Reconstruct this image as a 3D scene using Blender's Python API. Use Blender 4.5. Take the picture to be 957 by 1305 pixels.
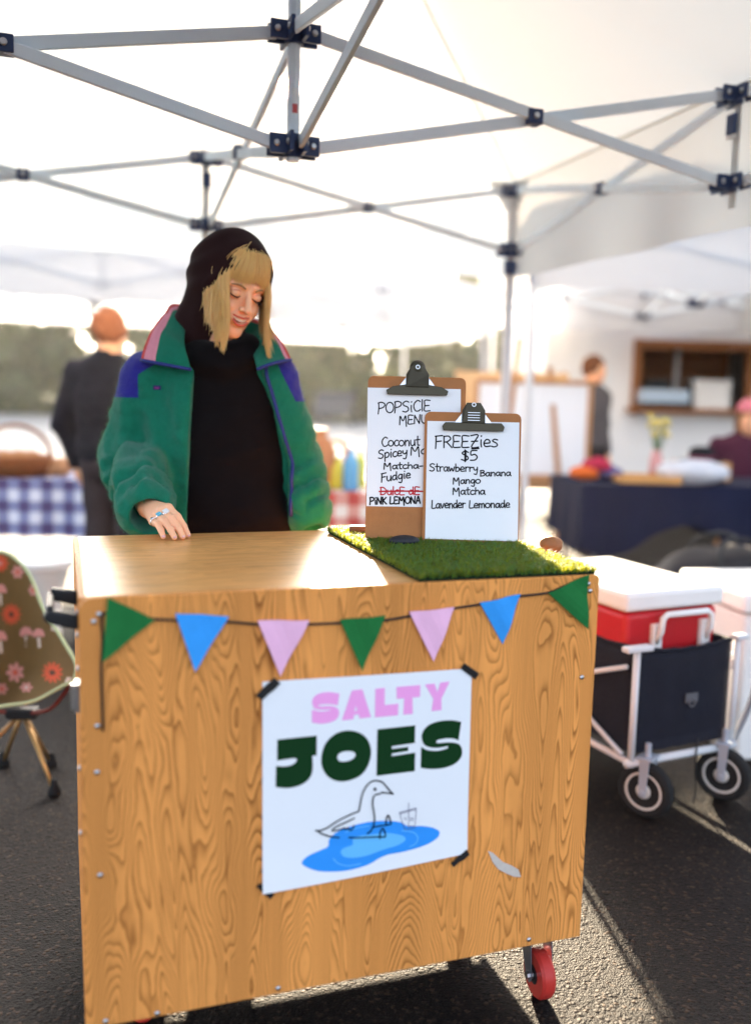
import bpy, math, random
import numpy as np
from mathutils import Vector, Matrix, Euler
random.seed(7); np.random.seed(7)
S = bpy.context.scene
for _o in list(bpy.data.objects): bpy.data.objects.remove(_o)
R = math.radians

# ---------------------------------------------------------------- camera, sky, sun, exposure
CAMZ = 1.28; PITCH = .1248; ROLL = .0238
cd = bpy.data.cameras.new('camera'); cam = bpy.data.objects.new('camera', cd); S.collection.objects.link(cam)
cd.sensor_fit = 'VERTICAL'; cd.sensor_height = 36; cd.sensor_width = 36
cd.lens = 36*1170/1305
cd.clip_start = .05; cd.clip_end = 3000
cam.matrix_world = Matrix.Translation((0, 0, CAMZ)) @ Matrix.Rotation(math.pi/2-PITCH, 4, 'X') @ Matrix.Rotation(ROLL, 4, 'Z')
cd.dof.use_dof = True; cd.dof.focus_distance = 2.14; cd.dof.aperture_fstop = 1.0
S.camera = cam
SUN_AZ, SUN_EL = R(-5.5), R(17.5)          # azimuth from +Y towards +X
W = bpy.data.worlds.new('World'); S.world = W; W.use_nodes = True
nt = W.node_tree; bg = nt.nodes['Background']
sky = nt.nodes.new('ShaderNodeTexSky'); sky.sky_type = 'NISHITA'; sky.sun_disc = False
sky.sun_elevation = SUN_EL; sky.sun_rotation = SUN_AZ; sky.air_density = .6; sky.dust_density = 4; sky.ozone_density = .1
hs = nt.nodes.new('ShaderNodeHueSaturation'); hs.inputs['Saturation'].default_value = .62
nt.links.new(sky.outputs[0], hs.inputs['Color']); nt.links.new(hs.outputs[0], bg.inputs[0]); bg.inputs[1].default_value = .11
sl = bpy.data.lights.new('sun', 'SUN'); so = bpy.data.objects.new('sun', sl); S.collection.objects.link(so)
sl.energy = 4.3; sl.angle = R(.9); sl.color = (1, .82, .58)
sd = Vector((math.sin(SUN_AZ)*math.cos(SUN_EL), math.cos(SUN_AZ)*math.cos(SUN_EL), math.sin(SUN_EL)))
so.rotation_euler = sd.to_track_quat('Z', 'Y').to_euler(); so.location = sd*40
S.render.engine = 'CYCLES'
S.cycles.use_denoising = True
S.cycles.max_bounces = 10; S.cycles.diffuse_bounces = 5; S.cycles.transmission_bounces = 6; S.cycles.transparent_max_bounces = 8
S.view_settings.view_transform = 'Standard'; S.view_settings.look = 'None'; S.view_settings.gamma = 1
S.view_settings.use_curve_mapping = False
S.view_settings.exposure = 3.2

# ---------------------------------------------------------------- helpers
def at(px, py, y=None, z=None):
    """point of the measured place seen at photo pixel px,py and lying at depth y or height z"""
    X, Y = px-478.5, py-652.5; c, s = math.cos(ROLL), math.sin(ROLL)
    x, u = (X*c+Y*s)/1170, (X*s-Y*c)/1170
    c, s = math.cos(PITCH), math.sin(PITCH)
    d = Vector((x, c+u*s, u*c-s))
    k = y/d.y if y is not None else (z-CAMZ)/d.z
    return Vector((0, 0, CAMZ))+d*k

def link(o, parent=None):
    S.collection.objects.link(o)
    if parent is not None: o.parent = parent
    return o
def empty(name, loc=(0, 0, 0), rz=0, label=None, cat=None, group=None, kind=None):
    o = bpy.data.objects.new(name, None); o.empty_display_size = .1
    o.location = loc; o.rotation_euler = (0, 0, rz); link(o)
    return tag(o, label, cat, group, kind)
def tag(o, label=None, cat=None, group=None, kind=None):
    if label: o['label'] = label
    if cat: o['category'] = cat
    if group: o['group'] = group
    if kind: o['kind'] = kind
    return o
def kids(o): return [c for c in bpy.data.objects if c.parent == o]
def copy_tree(o, parent=None):
    c = o.copy(); link(c)
    if parent is not None: c.parent = parent
    for k in kids(o):
        if k is not c: copy_tree(k, c)
    return c

class MB:
    """collects shapes, then links them as one mesh object"""
    def __init__(s): s.v = []; s.f = []; s.m = []
    def add(s, vs, fs, m=0):
        b = len(s.v); s.v += [tuple(p) for p in vs]; s.f += [tuple(i+b for i in f) for f in fs]; s.m += [m]*len(fs); return s
    def box(s, c, d, m=0, rot=None):
        q = [Vector((x*d[0]/2, y*d[1]/2, z*d[2]/2)) for x in (-1, 1) for y in (-1, 1) for z in (-1, 1)]
        if rot is not None: q = [rot @ p for p in q]
        q = [p+Vector(c) for p in q]
        return s.add(q, [(0, 1, 3, 2), (4, 6, 7, 5), (0, 4, 5, 1), (2, 3, 7, 6), (0, 2, 6, 4), (1, 5, 7, 3)], m)
    def beam(s, a, b, w, h, m=0, up=(0, 0, 1)):
        a, b = Vector(a), Vector(b); t = (b-a); L = t.length; t.normalize()
        x = t.cross(Vector(up)).normalized(); z = x.cross(t)
        return s.box((a+b)/2, (w, L, h), m, Matrix((x, t, z)).transposed())
    def tube(s, pts, r, n=10, m=0, cap=True):
        pts = [Vector(p) for p in pts]; N = len(pts)
        rs = r if hasattr(r, '__len__') else [r]*N
        T = [(pts[min(i+1, N-1)]-pts[max(i-1, 0)]).normalized() for i in range(N)]
        a = Vector((0, 0, 1)) if abs(T[0].z) < .9 else Vector((1, 0, 0))
        x = T[0].cross(a).normalized(); vs = []; fs = []
        for i in range(N):
            x = (x-T[i]*x.dot(T[i])).normalized(); y = T[i].cross(x)
            for k in range(n):
                an = 2*math.pi*k/n; vs.append(pts[i]+(x*math.cos(an)+y*math.sin(an))*rs[i])
        for i in range(N-1):
            for k in range(n): fs.append((i*n+k, i*n+(k+1) % n, (i+1)*n+(k+1) % n, (i+1)*n+k))
        if cap: fs += [tuple(range(n))[::-1], tuple((N-1)*n+k for k in range(n))]
        return s.add(vs, fs, m)
    def lathe(s, prof, n=24, c=(0, 0, 0), M=None, m=0):
        """prof: (radius, height) pairs round local z"""
        vs = []; fs = []; N = len(prof)
        for r, h in prof:
            for k in range(n):
                a = 2*math.pi*k/n; vs.append(Vector((r*math.cos(a), r*math.sin(a), h)))
        for i in range(N-1):
            for k in range(n): fs.append((i*n+k, i*n+(k+1) % n, (i+1)*n+(k+1) % n, (i+1)*n+k))
        fs += [tuple(range(n))[::-1], tuple((N-1)*n+k for k in range(n))]
        if M is not None: vs = [M @ p for p in vs]
        return s.add([p+Vector(c) for p in vs], fs, m)
    def torus(s, R_, r, c=(0, 0, 0), M=None, n=28, k=10, m=0, sq=1):
        vs = []; fs = []
        for i in range(n):
            a = 2*math.pi*i/n
            for j in range(k):
                b = 2*math.pi*j/k; q = R_+r*math.cos(b)
                vs.append(Vector((q*math.cos(a), q*math.sin(a), r*sq*math.sin(b))))
        for i in range(n):
            for j in range(k): fs.append((i*k+j, ((i+1) % n)*k+j, ((i+1) % n)*k+(j+1) % k, i*k+(j+1) % k))
        if M is not None: vs = [M @ p for p in vs]
        return s.add([p+Vector(c) for p in vs], fs, m)
    def ball(s, c, r, n=14, m=0, M=None):
        r = r if hasattr(r, '__len__') else (r, r, r); vs = []; fs = []; h = n//2
        for i in range(h+1):
            t = math.pi*i/h
            for k in range(n):
                a = 2*math.pi*k/n; p = Vector((r[0]*math.sin(t)*math.cos(a), r[1]*math.sin(t)*math.sin(a), r[2]*math.cos(t)))
                vs.append((M @ p if M is not None else p)+Vector(c))
        for i in range(h):
            for k in range(n): fs.append((i*n+k, (i+1)*n+k, (i+1)*n+(k+1) % n, i*n+(k+1) % n))
        return s.add(vs, fs, m)
    def prism(s, poly, fr, t, m=0):
        """poly of 2-d points, fr maps (a, b, depth) to 3-d, extruded from depth 0 to t"""
        n = len(poly); vs = [fr(a, b, 0) for a, b in poly]+[fr(a, b, t) for a, b in poly]
        return s.add(vs, [tuple(range(n)), tuple(range(2*n-1, n-1, -1))]+[(i, i+n, (i+1) % n+n, (i+1) % n) for i in range(n)], m)
    def build(s, name, mats, parent=None, smooth=False, bevel=0, seg=2, loc=None, auto=None):
        me = bpy.data.meshes.new(name); me.from_pydata(s.v, [], s.f)
        mats = mats if isinstance(mats, (list, tuple)) else [mats]
        for q in mats: me.materials.append(q)
        me.polygons.foreach_set('material_index', s.m)
        if smooth: me.polygons.foreach_set('use_smooth', [True]*len(s.f))
        if auto is not None:
            me.polygons.foreach_set('use_smooth', [True]*len(s.f))
            try: me.set_sharp_from_angle(angle=R(auto))
            except Exception: pass
        me.update()
        o = bpy.data.objects.new(name, me); link(o, parent)
        if loc is not None: o.location = loc
        if bevel:
            b = o.modifiers.new('bevel', 'BEVEL'); b.width = bevel; b.segments = seg; b.limit_method = 'ANGLE'; b.angle_limit = R(40)
        return o

def smooth_line(pts, k=6, closed=False):
    """Catmull-Rom through 2-d or 3-d points"""
    P = [np.array(p, float) for p in pts]; n = len(P); out = []
    if n < 3 and not closed: return [tuple(p) for p in P]
    for i in range(n if closed else n-1):
        if closed: a, b, c, d = P[i-1], P[i], P[(i+1) % n], P[(i+2) % n]
        else: a, b, c, d = P[max(i-1, 0)], P[i], P[i+1], P[min(i+2, n-1)]
        for j in range(k):
            t = j/k
            out.append(tuple(.5*((2*b)+(c-a)*t+(2*a-5*b+4*c-d)*t*t+(3*b-a-3*c+d)*t**3)))
    if not closed: out.append(tuple(P[-1]))
    return out

# ---- implicit surfaces meshed with surface nets
def vn(P, seed=0):
    """cheap smooth value noise in -1..1 for arrays of points"""
    x, y, z = P
    q = 0
    rs = np.random.RandomState(seed)
    for i in range(5):
        k = rs.normal(size=3); k /= np.linalg.norm(k); f = 1+.7*i
        q = q+np.sin((x*k[0]+y*k[1]+z*k[2])*f*2*math.pi+rs.rand()*6.28+1.3*np.sin((x*k[1]-y*k[2]+z*k[0])*f*3.1+rs.rand()*6))/(1+.5*i)
    return q/2.4
def smin(a, b, k):
    h = np.clip(.5+.5*(b-a)/k, 0, 1); return b*(1-h)+a*h-k*h*(1-h)
def smax(a, b, k): return -smin(-a, -b, k)
def s_ell(P, c, r, M=None):
    x, y, z = P[0]-c[0], P[1]-c[1], P[2]-c[2]
    if M is not None: x, y, z = M[0][0]*x+M[0][1]*y+M[0][2]*z, M[1][0]*x+M[1][1]*y+M[1][2]*z, M[2][0]*x+M[2][1]*y+M[2][2]*z
    a = np.sqrt((x/r[0])**2+(y/r[1])**2+(z/r[2])**2); b = np.sqrt((x/r[0]**2)**2+(y/r[1]**2)**2+(z/r[2]**2)**2)+1e-9
    return a*(a-1)/b
def s_cap(P, a, b, ra, rb=None):
    rb = ra if rb is None else rb
    bx, by, bz = b[0]-a[0], b[1]-a[1], b[2]-a[2]; px, py, pz = P[0]-a[0], P[1]-a[1], P[2]-a[2]
    h = np.clip((px*bx+py*by+pz*bz)/(bx*bx+by*by+bz*bz), 0, 1)
    return np.sqrt((px-bx*h)**2+(py-by*h)**2+(pz-bz*h)**2)-(ra+(rb-ra)*h)
def s_chain(P, pts, rs, k=.01):
    d = None
    for i in range(len(pts)-1):
        e = s_cap(P, pts[i], pts[i+1], rs[i], rs[i+1]); d = e if d is None else smin(d, e, k)
    return d
def nets(fn, lo, hi, h):
    lo = np.array(lo, float); n = np.ceil((np.array(hi)-lo)/h).astype(int)+1
    ax = [lo[i]+h*np.arange(n[i]) for i in range(3)]
    G = np.meshgrid(*ax, indexing='ij'); D = fn(G).astype(np.float32)
    ins = D < 0
    c = np.zeros(tuple(n-1), int)
    for i in (0, 1):
        for j in (0, 1):
            for k in (0, 1): c += ins[i:n[0]-1+i, j:n[1]-1+j, k:n[2]-1+k]
    act = (c > 0) & (c < 8); idx = -np.ones(tuple(n-1), int); A = np.argwhere(act); idx[act] = np.arange(len(A))
    ps = np.zeros((len(A), 3)); cnt = np.zeros(len(A))
    cor = [(i, j, k) for i in (0, 1) for j in (0, 1) for k in (0, 1)]
    for p in cor:
        for ax_ in range(3):
            if p[ax_]: continue
            q = list(p); q[ax_] = 1
            d0 = D[A[:, 0]+p[0], A[:, 1]+p[1], A[:, 2]+p[2]]; d1 = D[A[:, 0]+q[0], A[:, 1]+q[1], A[:, 2]+q[2]]
            m = (d0 < 0) != (d1 < 0); t = np.where(m, d0/(d0-d1+1e-12), 0)
            pt = np.array(p, float)[None]+np.zeros((len(A), 3)); pt[:, ax_] += t
            ps[m] += pt[m]; cnt[m] += 1
    V = lo+(A+ps/cnt[:, None])*h
    F = []
    for a in range(3):
        b, e = (a+1) % 3, (a+2) % 3
        s0 = [slice(None)]*3; s1 = [slice(None)]*3; s0[a] = slice(0, -1); s1[a] = slice(1, None)
        x = ins[tuple(s0)] != ins[tuple(s1)]; I = np.argwhere(x)
        ok = (I[:, b] > 0) & (I[:, e] > 0) & (I[:, b] < n[b]-1) & (I[:, e] < n[e]-1); I = I[ok]
        def g(db, de):
            J = I.copy(); J[:, b] -= db; J[:, e] -= de; return idx[J[:, 0], J[:, 1], J[:, 2]]
        q = np.stack([g(1, 1), g(0, 1), g(0, 0), g(1, 0)], 1)
        fl = ~ins[I[:, 0], I[:, 1], I[:, 2]]; q[fl] = q[fl][:, ::-1]; F.append(q)
    return V, np.concatenate(F)
def mesh_np(name, V, F, mats, parent=None, smooth=True, mi=None):
    me = bpy.data.meshes.new(name); V = np.asarray(V, np.float32); F = np.asarray(F, np.int32); k = F.shape[1]
    me.vertices.add(len(V)); me.vertices.foreach_set('co', V.ravel())
    me.loops.add(F.size); me.loops.foreach_set('vertex_index', F.ravel())
    me.polygons.add(len(F)); me.polygons.foreach_set('loop_start', np.arange(0, F.size, k, dtype=np.int32))
    for q in (mats if isinstance(mats, (list, tuple)) else [mats]): me.materials.append(q)
    if mi is not None: me.polygons.foreach_set('material_index', np.asarray(mi, np.int32))
    me.polygons.foreach_set('use_smooth', np.full(len(F), smooth)); me.update(calc_edges=True); me.validate()
    return link(bpy.data.objects.new(name, me), parent)
def blob(name, fn, lo, hi, h, mats, parent=None, pick=None, relax=0):
    V, F = nets(fn, lo, hi, h)
    mi = None
    if pick is not None: mi = pick(V[F].mean(1))
    return mesh_np(name, V, F, mats, parent, True, mi)

# ---- materials
MATS = {}
def pm(name, col, rough=.5, metal=0, spec=.3, var=0, vscale=8, bump=0, bscale=60, sheen=0, sss=0, trans=0, tcol=None, stretch=None, coat=0):
    """principled material with a little procedural unevenness in colour and relief"""
    if rough >= .8: spec *= .4
    m = bpy.data.materials.new(name); m.use_nodes = True; N = m.node_tree.nodes; L = m.node_tree.links
    b = N['Principled BSDF']; b.inputs['Base Color'].default_value = (*col, 1); b.inputs['Roughness'].default_value = rough
    b.inputs['Metallic'].default_value = metal; b.inputs['Specular IOR Level'].default_value = spec
    if coat: b.inputs['Coat Weight'].default_value = coat
    if sheen: b.inputs['Sheen Weight'].default_value = sheen; b.inputs['Sheen Roughness'].default_value = .4
    if sss: b.inputs['Subsurface Weight'].default_value = sss; b.inputs['Subsurface Radius'].default_value = (.012, .005, .003); b.inputs['Subsurface Scale'].default_value = 1
    tc = N.new('ShaderNodeTexCoord'); mp = N.new('ShaderNodeMapping'); L.new(tc.outputs['Object'], mp.inputs[0])
    if stretch: mp.inputs['Scale'].default_value = stretch
    if var:
        t = N.new('ShaderNodeTexNoise'); t.inputs['Scale'].default_value = vscale; t.inputs['Detail'].default_value = 6; t.inputs['Roughness'].default_value = .65
        L.new(mp.outputs[0], t.inputs['Vector'])
        mx = N.new('ShaderNodeMix'); mx.data_type = 'RGBA'
        mx.inputs[6].default_value = (*[c*(1-var) for c in col], 1); mx.inputs[7].default_value = (*[min(1, c*(1+var)) for c in col], 1)
        L.new(t.outputs['Fac'], mx.inputs[0]); L.new(mx.outputs[2], b.inputs['Base Color'])
    if bump:
        t = N.new('ShaderNodeTexNoise'); t.inputs['Scale'].default_value = bscale; t.inputs['Detail'].default_value = 4
        L.new(mp.outputs[0], t.inputs['Vector'])
        u = N.new('ShaderNodeBump'); u.inputs['Strength'].default_value = bump; u.inputs['Distance'].default_value = .004
        L.new(t.outputs['Fac'], u.inputs['Height']); L.new(u.outputs[0], b.inputs['Normal'])
    if trans:
        tr = N.new('ShaderNodeBsdfTranslucent'); ms = N.new('ShaderNodeMixShader'); ms.inputs[0].default_value = trans
        o = N['Material Output']; src = b.inputs['Base Color']
        if tcol: tr.inputs[0].default_value = (*tcol, 1)
        elif src.is_linked: L.new(src.links[0].from_socket, tr.inputs[0])
        else: tr.inputs[0].default_value = (*col, 1)
        L.new(b.outputs[0], ms.inputs[1]); L.new(tr.outputs[0], ms.inputs[2]); L.new(ms.outputs[0], o.inputs[0])
    MATS[name] = m
    return m

def wood_mat(name, light, dark, mode='plain'):
    """rotary cut softwood veneer: contour lines of a vertically stretched field; 'plain' has soft lengthwise grain instead"""
    m = bpy.data.materials.new(name); m.use_nodes = True; N = m.node_tree.nodes; L = m.node_tree.links
    b = N['Principled BSDF']
    def nd(t, **k):
        q = N.new(t)
        for a, v in k.items(): q.inputs[a].default_value = v
        return q
    def math_(op, a, bb=None, c=None):
        q = N.new('ShaderNodeMath'); q.operation = op
        for i, s in enumerate((a, bb, c)):
            if s is None: continue
            if isinstance(s, (int, float)): q.inputs[i].default_value = s
            else: L.new(s, q.inputs[i])
        return q.outputs[0]
    tc = N.new('ShaderNodeTexCoord')
    def mapped(sc, loc=(0, 0, 0)):
        q = N.new('ShaderNodeMapping'); q.inputs['Scale'].default_value = sc; q.inputs['Location'].default_value = loc
        L.new(tc.outputs['Object'], q.inputs[0]); return q.outputs[0]
    def noise(vec, sc, det=2, ro=.5, dist=0):
        q = nd('ShaderNodeTexNoise', Scale=sc, Detail=det, Roughness=ro, Distortion=dist); L.new(vec, q.inputs['Vector']); return q.outputs['Fac']
    if mode == 'veneer':
        f = noise(mapped((8.5, 3, 1.5), (3.1, 0, 1.7)), 1.0, 2.0, .45, .35)
        f2 = noise(mapped((30, 6, 9)), 1.0, 2.5, .6, .2)
        band = noise(mapped((5, 1, .25), (7, 0, 0)), 1.0, 2, .5)
        h = math_('ADD', math_('MULTIPLY', f, 1.0), math_('MULTIPLY', f2, .035))
        h = math_('ADD', h, math_('MULTIPLY', band, .75))
        s = math_('FRACT', math_('MULTIPLY', h, 48.0))
        # a sharp edge on one side of each growth ring and a soft fade on the other
        up = math_('POWER', s, 3.0)
        fall = N.new('ShaderNodeMapRange'); fall.inputs[1].default_value = .90; fall.inputs[2].default_value = 1.0; fall.inputs[3].default_value = 1; fall.inputs[4].default_value = 0
        L.new(s, fall.inputs[0])
        line = math_('MULTIPLY', up, fall.outputs[0])
        amp = N.new('ShaderNodeMapRange'); amp.inputs[1].default_value = .33; amp.inputs[2].default_value = .68; amp.inputs[3].default_value = .50; amp.inputs[4].default_value = 1.0
        L.new(noise(mapped((8, 2, .5), (1, 2, 3)), 1.0, 2, .6), amp.inputs[0])
        fac = math_('MULTIPLY', line, amp.outputs[0])
    else:
        f = noise(mapped((1.2, 14, 4)), 2.2, 3, .55, .4)
        s = math_('FRACT', math_('MULTIPLY', f, 9.0))
        fac = math_('MULTIPLY', math_('POWER', s, 2.0), .75)
        amp = None
    streak = noise(mapped((140, 60, 1.6) if mode == 'veneer' else (3, 160, 30)), 1.0, 3, .6)
    tone = noise(mapped((7, 2, .35), (4, 4, 9)) if mode == 'veneer' else mapped((1.5, 3, 1)), 1.0, 3, .55)
    mx = N.new('ShaderNodeMix'); mx.data_type = 'RGBA'; mx.inputs[6].default_value = (*light, 1); mx.inputs[7].default_value = (*dark, 1)
    tot = math_('ADD', math_('MULTIPLY', fac, 1.15), math_('MULTIPLY', math_('SUBTRACT', streak, .5), .30 if mode == 'veneer' else .2))
    q = N.new('ShaderNodeClamp'); L.new(tot, q.inputs[0]); L.new(q.outputs[0], mx.inputs[0])
    hv = N.new('ShaderNodeHueSaturation'); L.new(mx.outputs[2], hv.inputs['Color'])
    mr = N.new('ShaderNodeMapRange'); mr.inputs[1].default_value = .3; mr.inputs[2].default_value = .7; mr.inputs[3].default_value = .80; mr.inputs[4].default_value = 1.2
    L.new(tone, mr.inputs[0]); L.new(mr.outputs[0], hv.inputs['Value'])
    L.new(hv.outputs[0], b.inputs['Base Color'])
    b.inputs['Roughness'].default_value = .5 if mode == 'veneer' else .3
    b.inputs['Specular IOR Level'].default_value = .12 if mode == 'veneer' else .28
    u = nd('ShaderNodeBump', Strength=.12, Distance=.002); L.new(tot, u.inputs['Height']); L.new(u.outputs[0], b.inputs['Normal'])
    return m

WHITE_METAL = pm('white powder coat', (.62, .63, .64), .45, var=.08)
ALU = pm('brushed aluminium', (.80, .88, 1.0), .45, .0, var=.1, vscale=3, stretch=(1, 1, 1))
NAVY = pm('navy plastic', (.034, .055, .135), .45, var=.2)
BLACK = pm('black plastic', (.012, .012, .013), .45, var=.3)
RUBBER = pm('black rubber', (.018, .018, .018), .8, var=.3, bump=.2)
STEEL = pm('polished steel', (.55, .55, .56), .28, 1)
CANVAS = pm('white tent fabric', (.62, .595, .56), .8, spec=.2, var=.05, vscale=2, bump=.25, bscale=9, trans=.155, tcol=(.36, .44, .55))
BRIGHT_CANVAS = pm('brightened tent cloth', (.70, .69, .67), .8, spec=.2, var=.05, vscale=2, bump=.25, bscale=9, trans=.45, tcol=(.66, .68, .72))  # same tent white, made to pass more light so rear tents stay bright
def forward_scatter(m, fac, rough):
    """thin cloth passes part of the sunlight almost straight on, a soft glow round the sun"""
    N = m.node_tree.nodes; L = m.node_tree.links; o = N['Material Output']; src = o.inputs[0].links[0].from_socket
    r = N.new('ShaderNodeBsdfRefraction'); r.inputs['IOR'].default_value = 1.0001; r.inputs['Roughness'].default_value = rough; r.inputs['Color'].default_value = (1, .86, .66, 1)
    k = N.new('ShaderNodeMixShader'); k.inputs[0].default_value = fac; L.new(src, k.inputs[1]); L.new(r.outputs[0], k.inputs[2]); L.new(k.outputs[0], o.inputs[0])
forward_scatter(CANVAS, .012, .42)
WEBBING = pm('white webbing', (.75, .75, .74), .8, var=.1, vscale=60, trans=.3)
VENEER = wood_mat('rotary cut fir veneer', (.79, .32, .080), (.17, .043, .006), 'veneer')
TOPWOOD = wood_mat('varnished maple ply', (.78, .41, .14), (.46, .20, .05), 'plain')
EDGEWOOD = pm('plywood edge', (.50, .30, .13), .6, var=.25, vscale=30, stretch=(1, 1, 12))
PAPER = pm('matte paper', (.84, .85, .86), .6, spec=.2, var=.03, vscale=5)
INK = pm('black marker ink', (.008, .007, .009), .6, spec=.08)
REDINK = pm('red marker ink', (.50, .02, .03), .6, spec=.1)
# ---------------------------------------------------------------- ground, lot, sky line
def ground_mat():
    m = bpy.data.materials.new('dark coarse asphalt'); m.use_nodes = True; N = m.node_tree.nodes; L = m.node_tree.links; b = N['Principled BSDF']  # near-black grit with lighter brown stones
    tc = N.new('ShaderNodeTexCoord')
    def vor(sc):
        v = N.new('ShaderNodeTexVoronoi'); v.inputs['Scale'].default_value = sc; L.new(tc.outputs['Object'], v.inputs['Vector'])
        x = N.new('ShaderNodeSeparateColor'); L.new(v.outputs['Color'], x.inputs[0]); return v.outputs['Distance'], x.outputs[0], x.outputs[1]
    def ma(op, a, c, d=None):
        q = N.new('ShaderNodeMath'); q.operation = op
        for i, k in enumerate((a, c, d)):
            if k is None: continue
            if isinstance(k, (int, float)): q.inputs[i].default_value = k
            else: L.new(k, q.inputs[i])
        return q.outputs[0]
    d1, r1, g1 = vor(115); d2, r2, g2 = vor(290)
    n = N.new('ShaderNodeTexNoise'); n.inputs['Scale'].default_value = 1.3; n.inputs['Detail'].default_value = 8; n.inputs['Roughness'].default_value = .65; L.new(tc.outputs['Object'], n.inputs['Vector'])
    big = ma('GREATER_THAN', g1, .52)                        # some cells are whole stones, the rest is fine grit
    hs_ = ma('ADD', ma('MULTIPLY', ma('MULTIPLY', big, ma('SUBTRACT', 1.0, ma('MULTIPLY', d1, 1.15))), ma('MULTIPLY_ADD', r1, .6, .5)), ma('MULTIPLY', ma('SUBTRACT', r2, d2), .33))
    pick = ma('ADD', ma('MULTIPLY', big, ma('MULTIPLY', r1, .8)), ma('MULTIPLY', ma('SUBTRACT', 1.0, big), ma('MULTIPLY', r2, .55)))
    cr = N.new('ShaderNodeValToRGB'); e = cr.color_ramp.elements; e[0].position = .05; e[0].color = (.006, .0052, .0058, 1); e[1].position = .80; e[1].color = (.060, .038, .024, 1)
    q = e.new(.55); q.color = (.016, .011, .009, 1); L.new(pick, cr.inputs[0])
    mu = N.new('ShaderNodeMix'); mu.data_type = 'RGBA'; mu.blend_type = 'MULTIPLY'; mu.inputs[0].default_value = .9
    mr = N.new('ShaderNodeMapRange'); mr.inputs[1].default_value = .3; mr.inputs[2].default_value = .7; mr.inputs[3].default_value = .45; mr.inputs[4].default_value = 1.15
    L.new(n.outputs['Fac'], mr.inputs[0])
    cb = N.new('ShaderNodeCombineColor')
    for i in range(3): L.new(mr.outputs[0], cb.inputs[i])
    L.new(cr.outputs[0], mu.inputs[6]); L.new(cb.outputs[0], mu.inputs[7]); L.new(mu.outputs[2], b.inputs['Base Color'])
    b.inputs['Roughness'].default_value = .55; b.inputs['Specular IOR Level'].default_value = .07
    u = N.new('ShaderNodeBump'); u.inputs['Strength'].default_value = 1; u.inputs['Distance'].default_value = .007
    L.new(hs_, u.inputs['Height']); L.new(u.outputs[0], b.inputs['Normal'])
    return m
g = MB(); g.add([(-900, -60, 0), (900, -60, 0), (900, 1500, 0), (-900, 1500, 0)], [(0, 1, 2, 3)])
tag(g.build('ground', ground_mat()), kind='structure')
lot = pm('pale concrete', (.34, .33, .31), .8, var=.25, vscale=.4, bump=.3, bscale=9)
g = MB(); g.add([(-60, 12.5, .004), (70, 12.5, .004), (80, 46, .004), (-70, 46, .004)], [(0, 1, 2, 3)])
tag(g.build('parking_lot', lot), kind='structure')
lawn = pm('meadow', (.085, .10, .035), .9, var=.4, vscale=.5, bump=.5, bscale=6)
g = MB(); g.add([(-300, 46, .008), (300, 46, .008), (400, 300, .008), (-400, 300, .008)], [(0, 1, 2, 3)])
tag(g.build('field', lawn), kind='structure')

# trees along the far side of the lot
LEAF = [pm('leaves dark', (.060, .095, .040), .6, var=.5, vscale=.6, trans=.25), pm('leaves mid', (.105, .145, .055), .6, var=.5, vscale=.6, trans=.3), pm('leaves olive', (.19, .20, .07), .6, var=.4, vscale=.6, trans=.35)]
BARK = pm('bark', (.09, .07, .055), .9, var=.3, vscale=4, bump=.5, bscale=12)
def tree(x, y, h, w, mi, label, seed):
    rs = np.random.RandomState(seed)
    t = empty('tree', (x, y, 0), rs.rand()*6, label, 'tree', 'trees beyond the parking lot')
    b = MB(); b.tube([(0, 0, -.1), (.1, 0, h*.25), (.0, .1, h*.5), (.1, .1, h*.85)], [h*.03, h*.024, h*.017, h*.006], 8)
    for k in range(7):
        a = rs.rand()*6.28; z = h*(.2+.09*k); b.tube([(0, 0, z), (math.cos(a)*w*.25, math.sin(a)*w*.25, z+h*.08), (math.cos(a)*w*.42, math.sin(a)*w*.42, z+h*.13)], [h*.012, h*.008, h*.003], 6)
    b.build('trunk', BARK, t, smooth=True)
    C = []
    for k in range(48):                                     # clumps
        a = rs.rand()*6.28; zz = rs.uniform(.10, .97); rr = w*.5*math.sqrt(max(.05, 1-((zz-.42)/.60)**2))*rs.uniform(.35, .95)
        C.append((math.cos(a)*rr, math.sin(a)*rr, zz*h, rs.uniform(.10, .2)*w))
    V = []; M_ = []
    for cx, cy, cz, r in C:
        n = 120; d = rs.normal(size=(n, 3)); d /= np.linalg.norm(d, axis=1)[:, None]; p = np.array((cx, cy, cz))+d*r*rs.uniform(.35, 1.1, (n, 1))*np.array((1, 1, .8))
        s = rs.uniform(.14, .34, (n, 1)); e1 = rs.normal(size=(n, 3)); e1 /= np.linalg.norm(e1, axis=1)[:, None]; e2 = np.cross(e1, d); e2 /= np.linalg.norm(e2, axis=1)[:, None]+1e-9
        V.append(np.stack([p-e1*s, p+e2*s*.6, p+e1*s, p-e2*s*.6], 1).reshape(-1, 3))
        M_ += list(np.where(rs.rand(n) < .75, mi, (mi+1) % 3))
    V = np.concatenate(V); mesh_np('crown', V, np.arange(len(V)).reshape(-1, 4), LEAF, t, False, M_)
TL = ['dark bushy tree at the left end of the far tree line', 'tall dark green tree behind the man in the black jacket', 'dense green tree left of the woman in the tree line', 'olive green tree behind the woman in the far tree line',
      'light olive tree right of the woman in the far tree line', 'mid green round tree above the taller clipboard', 'olive tree above the front clipboard in the far tree line', 'green tree behind the white easel board',
      'green tree behind the white food trailer']
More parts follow.
